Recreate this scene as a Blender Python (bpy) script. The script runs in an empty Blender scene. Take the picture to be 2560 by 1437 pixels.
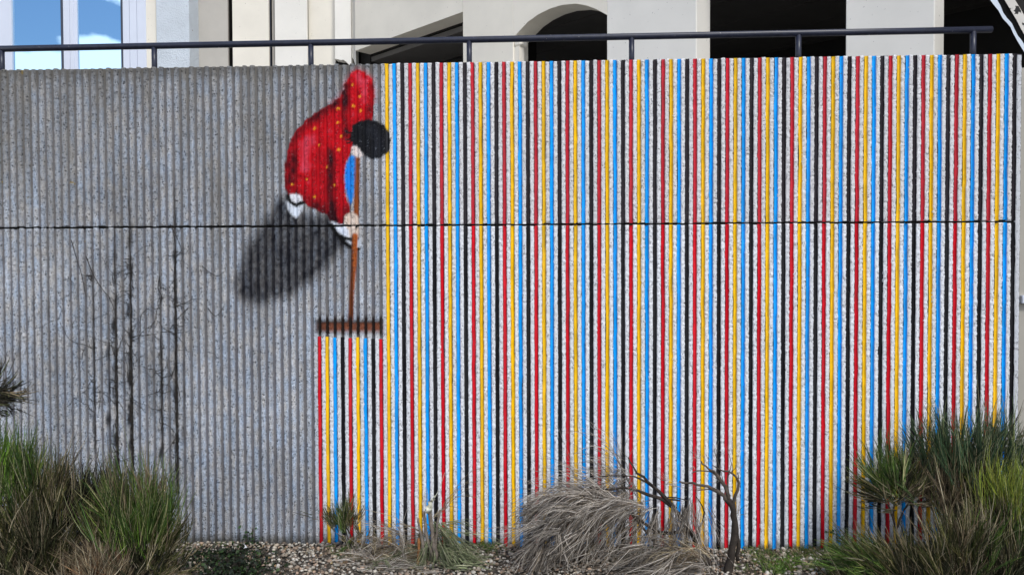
import bpy, math, random
import numpy as np
from mathutils import Matrix, Vector

random.seed(7)
rng = np.random.default_rng(7)
SC = bpy.context.scene
COL = SC.collection

# ------------------------------------------------------------------ camera
CX, CD, CZ = 1.0973, 5.1973, 1.9388
YAW, PIT, ROLL = 0.04284, 0.020948, -0.003673
FPX = 1849.0
cam_d = bpy.data.cameras.new("camera")
cam_d.sensor_width = 36.0
cam_d.lens = FPX / 2560.0 * 36.0
cam_d.clip_start = 0.05
cam_d.clip_end = 2000.0
cam = bpy.data.objects.new("camera", cam_d)
COL.objects.link(cam)
CAM_R = Matrix.Rotation(YAW, 3, 'Z') @ Matrix.Rotation(math.pi / 2 - PIT, 3, 'X') @ Matrix.Rotation(ROLL, 3, 'Z')
cam.matrix_world = Matrix.Translation((CX, -CD, CZ)) @ CAM_R.to_4x4()
SC.camera = cam

# ------------------------------------------------------------------ sky and sun
SUN_EL, SUN_AZ = math.radians(52), math.radians(150)      # azimuth clockwise from +Y (behind the camera, to the right)
world = bpy.data.worlds.new("World")
SC.world = world
world.use_nodes = True
wn = world.node_tree
wn.nodes.clear()


def node(nt, typ, **kw):
    n = nt.nodes.new(typ)
    for k, v in kw.items():
        if k.startswith('in_'):
            key = k[3:]
            key = int(key) if key.isdigit() else key.replace('_', ' ')
            n.inputs[key].default_value = v
        else:
            setattr(n, k, v)
    return n


def ramp(nt, stops, fac, interp='LINEAR'):
    n = nt.nodes.new('ShaderNodeValToRGB')
    n.color_ramp.interpolation = interp
    el = n.color_ramp.elements
    el[0].position, el[0].color = stops[0][0], stops[0][1]
    el[1].position, el[1].color = stops[-1][0], stops[-1][1]
    for p, c in stops[1:-1]:
        e = el.new(p)
        e.color = c
    nt.links.new(fac, n.inputs[0])
    return n


def g(v, a=1.0):
    return (v, v, v, a)


def mixc(nt, fac, a, b, blend='MIX'):
    n = nt.nodes.new('ShaderNodeMix')
    n.data_type = 'RGBA'
    n.blend_type = blend
    n.clamp_factor = True
    for s, v in ((0, fac), (6, a), (7, b)):
        if isinstance(v, (int, float, tuple)):
            n.inputs[s].default_value = v
        else:
            nt.links.new(v, n.inputs[s])
    return n.outputs[2]


def math_n(nt, op, a, b=None, c=None, clamp=False):
    n = nt.nodes.new('ShaderNodeMath')
    n.operation = op
    n.use_clamp = clamp
    for i, v in enumerate((a, b, c)):
        if v is None:
            continue
        if isinstance(v, (int, float)):
            n.inputs[i].default_value = v
        else:
            nt.links.new(v, n.inputs[i])
    return n.outputs[0]


sky = node(wn, 'ShaderNodeTexSky', sky_type='NISHITA', sun_disc=False, sun_elevation=SUN_EL, sun_rotation=SUN_AZ,
           air_density=1.0, dust_density=0.6, ozone_density=1.2)
tc = node(wn, 'ShaderNodeTexCoord')
cm = node(wn, 'ShaderNodeMapping')
cm.inputs['Location'].default_value = (3.356, 0.815, 4.303)
cm.inputs['Scale'].default_value = (1.0, 1.0, 1.9)
wn.links.new(tc.outputs['Generated'], cm.inputs['Vector'])
cn = node(wn, 'ShaderNodeTexNoise', in_Scale=4.2, in_Detail=9.0, in_Roughness=0.5)
wn.links.new(cm.outputs[0], cn.inputs['Vector'])
csx = node(wn, 'ShaderNodeSeparateXYZ')
wn.links.new(tc.outputs['Generated'], csx.inputs[0])
low = ramp(wn, [(0.262, g(0.17)), (0.330, g(0.0))], csx.outputs['Z']).outputs[0]     # cumulus bank seen edge-on low in the sky
cr = ramp(wn, [(0.575, g(0)), (0.605, g(1))], math_n(wn, 'ADD', cn.outputs['Fac'], low))
cloud = mixc(wn, cr.outputs[0], sky.outputs[0], (11.5, 11.6, 12.0, 1))
bg = node(wn, 'ShaderNodeBackground', in_Strength=0.085)
wn.links.new(cloud, bg.inputs['Color'])
wo = node(wn, 'ShaderNodeOutputWorld')
wn.links.new(bg.outputs[0], wo.inputs[0])

sun_d = bpy.data.lights.new("sun", 'SUN')
sun_d.energy = 1.5
sun_d.angle = math.radians(11)
sun_d.color = (1.0, 0.96, 0.9)
sun = bpy.data.objects.new("sun", sun_d)
COL.objects.link(sun)
sd = Vector((math.sin(SUN_AZ) * math.cos(SUN_EL), math.cos(SUN_AZ) * math.cos(SUN_EL), math.sin(SUN_EL)))
sun.rotation_euler = sd.to_track_quat('Z', 'Y').to_euler()
sun.location = (6, -10, 14)

SC.view_settings.view_transform = 'Standard'
SC.view_settings.look = 'None'
SC.view_settings.exposure = 0.70
SC.view_settings.gamma = 1.0
SC.view_settings.use_curve_mapping = False
SC.render.engine = 'CYCLES'
SC.cycles.max_bounces = 6

# ------------------------------------------------------------------ helpers
R3 = np.array(CAM_R)


def ray(px, py):
    """direction in the world of a photograph pixel (survey of the place from the photograph)"""
    v = np.array([(px - 1280.0) / FPX, -(py - 718.5) / FPX, -1.0])
    return R3 @ v


CAM = np.array([CX, -CD, CZ])


def at(px, py, Y):
    d = ray(px, py)
    return CAM + d * ((Y + CD) / d[1])


def to_px(X, Y, Z):
    v = np.stack([X - CX, Y + CD, Z - CZ], -1) @ R3
    return 1280 + FPX * v[..., 0] / -v[..., 2], 718.5 - FPX * v[..., 1] / -v[..., 2]


def lin(r, gg, b):
    o = []
    for c in (r, gg, b):
        c /= 255.0
        o.append(c / 12.92 if c <= 0.04045 else ((c + 0.055) / 1.055) ** 2.4)
    return tuple(o)


def mesh_np(name, verts, faces, mat=None, parent=None, smooth=False, col=None, cname='paint', mats=None, midx=None):
    verts = np.asarray(verts, dtype=np.float32)
    me = bpy.data.meshes.new(name)
    if isinstance(faces, np.ndarray):
        n, k = faces.shape
        me.vertices.add(len(verts))
        me.vertices.foreach_set('co', verts.ravel())
        me.loops.add(n * k)
        me.loops.foreach_set('vertex_index', faces.astype(np.int32).ravel())
        me.polygons.add(n)
        me.polygons.foreach_set('loop_start', np.arange(0, n * k, k, dtype=np.int32))
        me.polygons.foreach_set('loop_total', np.full(n, k, dtype=np.int32))
        me.update(calc_edges=True)
    else:
        me.from_pydata([tuple(map(float, v)) for v in verts], [], faces)
        me.update()
    if smooth:
        me.polygons.foreach_set('use_smooth', np.ones(len(me.polygons), dtype=bool))
    if col is not None:
        a = me.color_attributes.new(cname, 'FLOAT_COLOR', 'POINT')
        c4 = np.ones((len(verts), 4), dtype=np.float32)
        c4[:, :col.shape[1]] = col
        a.data.foreach_set('color', c4.ravel())
    if mats:
        for m in mats:
            me.materials.append(m)
        me.polygons.foreach_set('material_index', np.asarray(midx, dtype=np.int32))
    elif mat:
        me.materials.append(mat)
    o = bpy.data.objects.new(name, me)
    COL.objects.link(o)
    if parent is not None:
        o.parent = parent
    return o


def tag(o, label=None, cat=None, group=None, kind=None):
    if label:
        o['label'] = label
    if cat:
        o['category'] = cat
    if group:
        o['group'] = group
    if kind:
        o['kind'] = kind
    return o


def thing(name, label, cat, group=None):
    o = bpy.data.objects.new(name, None)
    COL.objects.link(o)
    o.empty_display_size = 0.1
    return tag(o, label, cat, group)


class MB:
    """collects boxes, prisms and tubes into ONE mesh"""

    def __init__(self):
        self.v, self.f = [], []

    def prism(self, pts, vec):
        n = len(pts)
        b = len(self.v)
        pts = [np.asarray(p, float) for p in pts]
        vec = np.asarray(vec, float)
        self.v += [tuple(p) for p in pts] + [tuple(p + vec) for p in pts]
        self.f.append(list(range(b, b + n))[::-1])
        self.f.append(list(range(b + n, b + 2 * n)))
        for i in range(n):
            j = (i + 1) % n
            self.f.append([b + i, b + j, b + n + j, b + n + i])
        return self

    def box(self, x0, x1, y0, y1, z0, z1):
        return self.prism([(x0, y0, z0), (x1, y0, z0), (x1, y1, z0), (x0, y1, z0)], (0, 0, z1 - z0))

    def tube(self, pts, rad, n=12, caps=True):
        pts = [np.asarray(p, float) for p in pts]
        if np.isscalar(rad):
            rad = [rad] * len(pts)
        b = len(self.v)
        for i, p in enumerate(pts):
            t = pts[min(i + 1, len(pts) - 1)] - pts[max(i - 1, 0)]
            t /= np.linalg.norm(t) + 1e-9
            a = np.cross(t, (0, 0, 1.0) if abs(t[2]) < .9 else (1.0, 0, 0))
            a /= np.linalg.norm(a)
            c = np.cross(t, a)
            for k in range(n):
                w = 2 * math.pi * k / n
                self.v.append(tuple(p + rad[i] * (math.cos(w) * a + math.sin(w) * c)))
        for i in range(len(pts) - 1):
            for k in range(n):
                k2 = (k + 1) % n
                self.f.append([b + i * n + k, b + i * n + k2, b + (i + 1) * n + k2, b + (i + 1) * n + k])
        if caps:
            self.f.append([b + k for k in range(n)][::-1])
            e = b + (len(pts) - 1) * n
            self.f.append([e + k for k in range(n)])
        return self

    def build(self, name, mat, parent=None, smooth=False, bevel=0.0):
        o = mesh_np(name, self.v, self.f, mat, parent)
        me = o.data
        import bmesh
        bm = bmesh.new()
        bm.from_mesh(me)
        bmesh.ops.recalc_face_normals(bm, faces=bm.faces)
        if bevel:
            bmesh.ops.bevel(bm, geom=[e for e in bm.edges if e.is_manifold and e.calc_face_angle(0) > .6], offset=bevel,
                            segments=1, affect='EDGES')
        bm.to_mesh(me)
        bm.free()
        if smooth:
            for p in me.polygons:
                p.use_smooth = len(p.vertices) == 4
        return o


# ------------------------------------------------------------------ materials
def new_mat(name):
    m = bpy.data.materials.new(name)
    m.use_nodes = True
    nt = m.node_tree
    return m, nt, nt.nodes['Principled BSDF']


def pos(nt, scale=(1, 1, 1)):
    ge = node(nt, 'ShaderNodeNewGeometry')
    mp = node(nt, 'ShaderNodeMapping')
    mp.inputs['Scale'].default_value = scale
    nt.links.new(ge.outputs['Position'], mp.inputs['Vector'])
    return mp.outputs[0]


def noise(nt, vec, scale, detail=4.0, rough=0.55):
    n = node(nt, 'ShaderNodeTexNoise', in_Scale=scale, in_Detail=detail, in_Roughness=rough)
    nt.links.new(vec, n.inputs['Vector'])
    return n.outputs['Fac']


def bump(nt, bs, h, strength, dist):
    b = node(nt, 'ShaderNodeBump', in_Strength=strength, in_Distance=dist)
    nt.links.new(h, b.inputs['Height'])
    nt.links.new(b.outputs[0], bs.inputs['Normal'])


def plain(name, c, rough=0.6, var=0.15, scale=6.0, bs_str=0.15, bdist=0.004, bscale=60, spots=None, spec=0.4):
    m, nt, bs = new_mat(name)
    v = pos(nt)
    a = tuple(x * (1 - var) for x in c) + (1,)
    b = tuple(min(1, x * (1 + var)) for x in c) + (1,)
    r = ramp(nt, [(0.3, a), (0.7, b)], noise(nt, v, scale, 6))
    out = r.outputs[0]
    if spots:
        sp = ramp(nt, [(spots[0], g(0)), (spots[0] + .03, g(1))], noise(nt, v, spots[1], 3, .6))
        out = mixc(nt, sp.outputs[0], out, tuple(spots[2]) + (1,))
    nt.links.new(out, bs.inputs['Base Color'])
    bs.inputs['Roughness'].default_value = rough
    bs.inputs['Specular IOR Level'].default_value = spec
    if bs_str:
        bump(nt, bs, noise(nt, v, bscale, 5), bs_str, bdist)
    return m


ZT, ZS = 3.402, 2.270            # wall top, joint between the two rows of panels


def concrete(name, cool, warm, pits, groove=False):
    """bush-hammered (ribs) or smooth (grooves) concrete with the mural's paint coat from the 'paint' attribute"""
    m, nt, bs = new_mat(name)
    v = pos(nt)
    big = noise(nt, v, 1.3, 6, .6)
    mid = noise(nt, pos(nt, (14, 14, 5)), 1.6, 4, .6)
    base = ramp(nt, [(0.35, cool + (1,)), (0.65, warm + (1,))], mid).outputs[0]
    dirt = ramp(nt, [(0.38, g(0.80)), (0.62, g(1.12))], big)
    base = mixc(nt, 1.0, base, dirt.outputs[0], 'MULTIPLY')
    mic = ramp(nt, [(0.34, g(0.62)), (0.50, g(1.0)), (0.66, g(1.28))], noise(nt, v, 105, 3, .7)).outputs[0]
    base = mixc(nt, 0.95 if not groove else 0.25, base, mic, 'MULTIPLY')
    # vertical rain streaks
    st = ramp(nt, [(0.42, g(1)), (0.75, g(0.62))], noise(nt, pos(nt, (24, 1, 0.55)), 1.0, 5, .6))
    base = mixc(nt, 0.75, base, st.outputs[0], 'MULTIPLY')
    # weathering running down from the top edge, of uneven length
    sx = node(nt, 'ShaderNodeSeparateXYZ')
    nt.links.new(v, sx.inputs[0])
    zz = math_n(nt, 'SUBTRACT', ZT, sx.outputs['Z'])
    ln = math_n(nt, 'MULTIPLY_ADD', noise(nt, pos(nt, (9, 1, .3)), 1.0, 5, .7), 0.55, -0.16)
    wet = math_n(nt, 'DIVIDE', zz, math_n(nt, 'MAXIMUM', ln, 0.03))
    topst = ramp(nt, [(0.1, g(1)), (1.0, g(0))], wet).outputs[0]
    lx = ramp(nt, [(0.42, g(1)), (0.60, g(0.12))], math_n(nt, 'MULTIPLY_ADD', sx.outputs['X'], 0.125, 0.5)).outputs[0]
    tfac = math_n(nt, 'MULTIPLY', math_n(nt, 'MULTIPLY', topst, lx), 0.72)
    base = mixc(nt, tfac, base, (0.075, 0.07, 0.058, 1))
    gr = math_n(nt, 'MULTIPLY_ADD', noise(nt, pos(nt, (6, 1, .5)), 1.0, 5, .65), 1.1, -0.62)
    gr = math_n(nt, 'ADD', gr, math_n(nt, 'MULTIPLY', sx.outputs['Z'], 0.125))
    gf = ramp(nt, [(0.05, g(0)), (0.5, g(1))], gr).outputs[0]
    base = mixc(nt, math_n(nt, 'MULTIPLY', math_n(nt, 'MULTIPLY', gf, lx), 0.68), base, (0.17, 0.16, 0.14, 1))
    # orange lichen, upper left
    li = ramp(nt, [(0.66, g(0)), (0.70, g(1))], noise(nt, v, 9.0, 5, .65)).outputs[0]
    lm = ramp(nt, [(0.20, g(1)), (0.27, g(0))], math_n(nt, 'MULTIPLY_ADD', sx.outputs['X'], 0.125, 0.5)).outputs[0]
    lz = ramp(nt, [(0.5, g(0)), (0.72, g(1))], math_n(nt, 'DIVIDE', sx.outputs['Z'], ZT)).outputs[0]
    lf = math_n(nt, 'MULTIPLY', math_n(nt, 'MULTIPLY', li, lm), lz)
    base = mixc(nt, lf, base, (0.25, 0.17, 0.035, 1))
    at_ = node(nt, 'ShaderNodeAttribute', attribute_name='paint')
    wear = ramp(nt, [(0.30, g(0.72)), (0.42, g(1.0))], noise(nt, v, 55, 4, .7)).outputs[0]
    pf = math_n(nt, 'MULTIPLY', at_.outputs['Alpha'], wear)
    out = mixc(nt, pf, base, at_.outputs['Color'])
    # dark pits of the bush-hammered face
    vo = node(nt, 'ShaderNodeTexVoronoi', in_Scale=1.0)
    vo.feature = 'F1'
    vd = node(nt, 'ShaderNodeVectorMath', operation='MULTIPLY_ADD')
    nz = node(nt, 'ShaderNodeTexNoise', in_Scale=70.0)
    nt.links.new(v, nz.inputs['Vector'])
    nt.links.new(nz.outputs['Color'], vd.inputs[0])
    vd.inputs[1].default_value = (1.6, 1.6, 1.6)
    nt.links.new(pos(nt, (72, 72, 58)), vd.inputs[2])
    nt.links.new(vd.outputs[0], vo.inputs['Vector'])
    rare = ramp(nt, [(0.44, g(0)), (0.56, g(1))], noise(nt, v, 45, 3, .6)).outputs[0]
    pit = ramp(nt, [(0.16, g(1)), (0.42, g(0))], vo.outputs['Distance']).outputs[0]
    pit = math_n(nt, 'MULTIPLY', pit, rare)
    pamt = math_n(nt, 'MULTIPLY', pit, math_n(nt, 'MULTIPLY_ADD', at_.outputs['Alpha'], -0.62 * pits, pits))
    out = mixc(nt, pamt, out, (0.035, 0.034, 0.036, 1))
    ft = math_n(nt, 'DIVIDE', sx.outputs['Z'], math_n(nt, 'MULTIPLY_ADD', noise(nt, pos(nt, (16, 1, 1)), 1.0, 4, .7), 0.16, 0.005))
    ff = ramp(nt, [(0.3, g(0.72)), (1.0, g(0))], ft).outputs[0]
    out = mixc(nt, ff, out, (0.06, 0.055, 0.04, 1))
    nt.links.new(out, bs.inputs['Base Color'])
    bs.inputs['Roughness'].default_value = 0.85
    bs.inputs['Specular IOR Level'].default_value = 0.25
    h = math_n(nt, 'SUBTRACT', noise(nt, v, 140 if not groove else 90, 4, .65), math_n(nt, 'MULTIPLY', pit, 1.2))
    bump(nt, bs, h, 0.9 if not groove else 0.25, 0.006 if not groove else 0.002)
    return m


M = {}
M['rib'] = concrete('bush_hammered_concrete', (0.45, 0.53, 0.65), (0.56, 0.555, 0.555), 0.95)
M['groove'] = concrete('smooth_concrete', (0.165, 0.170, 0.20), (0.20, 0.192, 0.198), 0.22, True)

m, nt, bs = new_mat('stripe_paint')
at_ = node(nt, 'ShaderNodeAttribute', attribute_name='paint')
v = pos(nt)
w1 = ramp(nt, [(0.3, g(0.80)), (0.7, g(1.12))], noise(nt, pos(nt, (30, 30, 9)), 1.5, 5, .6)).outputs[0]
c1 = mixc(nt, 1.0, at_.outputs['Color'], w1, 'MULTIPLY')
w2 = ramp(nt, [(0.40, g(0)), (0.72, g(0.07))], noise(nt, pos(nt, (20, 20, 1.2)), 1.0, 5, .6)).outputs[0]
c1 = mixc(nt, w2, c1, (0.42, 0.42, 0.44, 1))
ch = ramp(nt, [(0.63, g(0)), (0.675, g(1))], noise(nt, v, 60, 5, .7)).outputs[0]
c1 = mixc(nt, math_n(nt, 'MULTIPLY', ch, 0.6), c1, (0.12, 0.11, 0.10, 1))
nt.links.new(c1, bs.inputs['Base Color'])
bs.inputs['Roughness'].default_value = 0.6
bs.inputs['Specular IOR Level'].default_value = 0.2
bump(nt, bs, noise(nt, pos(nt, (90, 90, 45)), 1.0, 5, .65), 0.45, 0.004)
M['stripe'] = m

M['joint'] = plain('joint_dirt', (0.012, 0.011, 0.010), .95)
M['rail'] = plain('navy_paint', (0.017, 0.021, 0.042), .42, .25, 30, .2, .001, 120, spots=(0.70, 55, (0.45, 0.44, 0.43)), spec=.5)
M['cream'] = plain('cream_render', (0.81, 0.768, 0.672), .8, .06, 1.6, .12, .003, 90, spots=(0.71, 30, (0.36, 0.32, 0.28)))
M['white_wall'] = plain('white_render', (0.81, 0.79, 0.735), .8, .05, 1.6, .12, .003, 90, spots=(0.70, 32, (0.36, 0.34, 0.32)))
M['shade_wall'] = plain('shaded_grey_render', (0.50, 0.475, 0.43), .85, .08, 2.0, .12, .003, 90, spots=(0.73, 20, (0.2, 0.19, 0.17)))  # greyer copy of the render: the recessed wing panel's shade put into its colour
M['rough'] = plain('roughcast', (0.60, 0.66, 0.72), .9, .08, 3, .9, .02, 45, spots=(0.70, 9, (0.22, 0.15, 0.12)))
M['pvc'] = plain('white_window_frame', (0.66, 0.71, 0.82), .35, .03, 2, 0)
M['gasket'] = plain('dark_gasket', (0.05, 0.06, 0.09), .6, .05, 3, 0)
M['dark'] = plain('shade_black', (0.016, 0.015, 0.014), .9, .2, 2, 0)  # near-black: deep shade of recesses, slots and gaps put into the colour
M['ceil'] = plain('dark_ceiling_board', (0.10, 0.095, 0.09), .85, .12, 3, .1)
M['stainy'] = plain('blackened_render', (0.62, 0.60, 0.56), .85, .1, 4, .4, .006, 60, spots=(0.56, 14, (0.02, 0.02, 0.02)))
M['bluewhite'] = plain('pale_blue_coping', (0.62, 0.70, 0.80), .6, .05, 4, .1)
M['terrace'] = plain('terrace_screed', (0.30, 0.29, 0.27), .9, .15, 3, .2)
M['farwall'] = plain('beige_render', (0.43, 0.41, 0.36), .85, .06, 2, .1)

m, nt, bs = new_mat('window_glass')
gl = node(nt, 'ShaderNodeBsdfGlossy', in_Roughness=0.015)
gl.inputs['Color'].default_value = (0.52, 0.78, 1.0, 1)
df = node(nt, 'ShaderNodeBsdfDiffuse')
df.inputs['Color'].default_value = (0.012, 0.014, 0.018, 1)
mx = node(nt, 'ShaderNodeMixShader')
mx.inputs[0].default_value = 0.92
nt.links.new(df.outputs[0], mx.inputs[1])
nt.links.new(gl.outputs[0], mx.inputs[2])
nt.links.new(mx.outputs[0], nt.nodes['Material Output'].inputs[0])
M['glass'] = m

m, nt, bs = new_mat('plant_stems')
at_ = node(nt, 'ShaderNodeAttribute', attribute_name='paint')
w1 = ramp(nt, [(0.3, g(0.75)), (0.7, g(1.2))], noise(nt, pos(nt), 40, 3)).outputs[0]
nt.links.new(mixc(nt, 1.0, at_.outputs['Color'], w1, 'MULTIPLY'), bs.inputs['Base Color'])
bs.inputs['Roughness'].default_value = 0.6
bs.inputs['Specular IOR Level'].default_value = 0.3
M['plant'] = m
M['bark'] = plain('dark_bark', (0.036, 0.028, 0.022), .9, .4, 25, .8, .006, 90)
M['greybark'] = plain('grey_dead_bark', (0.19, 0.16, 0.13), .9, .4, 25, .8, .006, 90)
M['limbbark'] = plain('brown_grey_bark', (0.085, 0.068, 0.055), .9, .45, 25, .8, .006, 90)
M['orangewood'] = plain('orange_bare_wood', (0.33, 0.14, 0.045), .7, .3, 30, .4, .003, 90)
M['tornwood'] = plain('pale_torn_wood', (0.62, 0.62, 0.50), .8, .2, 40, .6, .004, 90)
M['creeper'] = plain('dry_creeper', (0.032, 0.027, 0.023), .95, .4, 40, .6, .004, 120)
M['paper'] = plain('white_litter', (0.72, 0.74, 0.78), .6, .05, 8, .1)

m, nt, bs = new_mat('gravel_soil')
v = pos(nt)
vo = node(nt, 'ShaderNodeTexVoronoi', in_Scale=55.0)
nt.links.new(v, vo.inputs['Vector'])
c1 = ramp(nt, [(0.0, (0.06, 0.048, 0.036, 1)), (0.5, (0.12, 0.10, 0.075, 1)), (1.0, (0.26, 0.22, 0.18, 1))], vo.outputs['Color']).outputs[0]
ed = ramp(nt, [(0.25, g(1.0)), (0.65, g(0.25))], vo.outputs['Distance']).outputs[0]
c1 = mixc(nt, 1.0, c1, ed, 'MULTIPLY')
pt = ramp(nt, [(0.42, g(0)), (0.58, g(1))], noise(nt, v, 1.4, 5, .6)).outputs[0]
c1 = mixc(nt, math_n(nt, 'MULTIPLY', pt, 0.6), c1, (0.05, 0.042, 0.03, 1))
nt.links.new(c1, bs.inputs['Base Color'])
bs.inputs['Roughness'].default_value = 0.95
bump(nt, bs, vo.outputs['Distance'], -0.8, 0.01)
M['soil'] = m

# ------------------------------------------------------------------ mural painting (paint that lies on the wall, drawn in photograph units)
RED, YEL, BLU, BLK = lin(212, 2, 34), lin(246, 200, 6), lin(0, 170, 250), lin(16, 14, 21)
STRIPE = {0: YEL, 1: BLU, 2: BLK, 3: RED}
P = 0.055
YW = -0.008


def sdist(x, y, poly):
    """signed distance to a closed polygon, negative inside"""
    poly = np.asarray(poly, float)
    d = np.full(x.shape, 1e9)
    ins = np.zeros(x.shape, bool)
    n = len(poly)
    for i in range(n):
        a, b = poly[i], poly[(i + 1) % n]
        e = b - a
        wx, wy = x - a[0], y - a[1]
        t = np.clip((wx * e[0] + wy * e[1]) / (e @ e + 1e-9), 0, 1)
        d = np.minimum(d, (wx - t * e[0]) ** 2 + (wy - t * e[1]) ** 2)
        c = ((a[1] <= y) & (b[1] > y)) | ((b[1] <= y) & (a[1] > y))
        with np.errstate(divide='ignore', invalid='ignore'):
            xi = a[0] + (y - a[1]) * e[0] / (e[1] if e[1] else 1e-9)
        ins ^= c & (x < xi)
    d = np.sqrt(d)
    return np.where(ins, -d, d)


VN = np.random.default_rng(99).normal(0, 1, (128, 128))


def vnoise(x, y, sx_, sy_, o=0):
    """smooth random blotches of size sx_ by sy_"""
    u, v = x / sx_ + o * 17.3, y / sy_ + o * 9.1
    i, j = np.floor(u).astype(int), np.floor(v).astype(int)
    f, g_ = u - i, v - j
    f, g_ = f * f * (3 - 2 * f), g_ * g_ * (3 - 2 * g_)
    a = lambda p, q: VN[(i + p) % 128, (j + q) % 128]
    return (a(0, 0) * (1 - f) + a(1, 0) * f) * (1 - g_) + (a(0, 1) * (1 - f) + a(1, 1) * f) * g_


def dline(x, y, pts):
    d = np.full(x.shape, 1e9)
    pts = np.asarray(pts, float)
    for a, b in zip(pts[:-1], pts[1:]):
        e = b - a
        t = np.clip(((x - a[0]) * e[0] + (y - a[1]) * e[1]) / (e @ e + 1e-9), 0, 1)
        d = np.minimum(d, np.hypot(x - a[0] - t * e[0], y - a[1] - t * e[1]))
    return d


SHADOW = [(718, 480), (690, 505), (655, 560), (622, 610), (600, 655), (588, 700), (592, 735), (615, 752), (650, 757), (690, 750),
          (730, 735), (775, 705), (815, 668), (850, 632), (876, 605), (868, 560), (800, 545), (745, 520)]
ROBE = [(876, 186), (893, 172), (912, 180), (930, 198), (937, 228), (935, 262), (930, 300), (905, 315), (888, 340), (880, 372),
        (870, 395), (863, 425), (861, 455), (866, 490), (874, 520), (874, 545), (862, 556), (846, 562), (828, 553), (812, 536),
        (790, 524), (772, 517), (757, 506), (750, 490), (735, 486), (722, 488), (713, 476), (711, 430), (716, 390), (724, 358),
        (740, 327), (764, 301), (795, 278), (830, 258), (850, 243), (860, 222), (868, 200)]
HEAD = [(880, 318), (893, 304), (915, 299), (940, 302), (962, 315), (974, 332), (977, 352), (974, 375), (964, 389), (945, 397),
        (925, 397), (908, 388), (900, 372), (892, 364), (881, 366), (876, 345)]
BLUE = [(872, 393), (882, 386), (889, 396), (889, 440), (885, 490), (878, 516), (871, 502), (864, 470), (862, 440), (866, 410)]
NECK = [(880, 368), (891, 364), (901, 372), (907, 390), (900, 394), (890, 392), (880, 384)]
HAND = [(862, 540), (872, 532), (882, 529), (896, 542), (900, 560), (899, 592), (885, 598), (873, 592), (871, 575), (861, 560)]
SOCK_A = [(724, 487), (740, 484), (753, 490), (756, 503), (742, 510), (731, 504)]
SOLE_A = [(716, 503), (735, 512), (757, 512), (755, 528), (746, 543), (739, 545), (727, 535), (718, 522)]
SOCK_B = [(828, 553), (850, 560), (864, 562), (872, 578), (876, 594), (862, 592), (848, 582), (838, 570)]
SOLE_B = [(862, 602), (872, 598), (884, 606), (902, 594), (906, 612), (898, 622), (884, 618), (872, 614)]
STICK_A = [(894, 390), (893, 470), (891, 545)]
STICK_B = [(887, 590), (884, 660), (880, 730), (877, 800)]
SPOTS = [(787, 322), (845, 307), (798, 362), (817, 418), (836, 462), (768, 448), (787, 493), (731, 461), (882, 213), (900, 242),
         (884, 266), (902, 278), (846, 272), (847, 374), (852, 340)]


STREAK = [(289, 540, 1220, 7, .85), (328, 480, 1230, 8, .95), (440, 420, 1290, 7, .95), (272, 740, 1200, 5, .7), (235, 640, 1150, 4.5, .7),
          (405, 800, 1180, 6, .85), (376, 640, 1120, 4.5, .5), (423, 1030, 1120, 6, .8), (459, 600, 1180, 3.5, .5), (348, 760, 1160, 4, .45),
          (215, 620, 900, 3.5, .4), (178, 520, 820, 3, .3), (121, 480, 900, 3.5, .4), (84, 560, 1040, 3.5, .4), (46, 640, 1000, 3.5, .35),
          (309, 620, 1050, 3, .35), (498, 760, 1120, 3, .3), (590, 420, 560, 3, .3), (140, 700, 1080, 3, .3), (478, 1040, 1330, 3.5, .45)]


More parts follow.
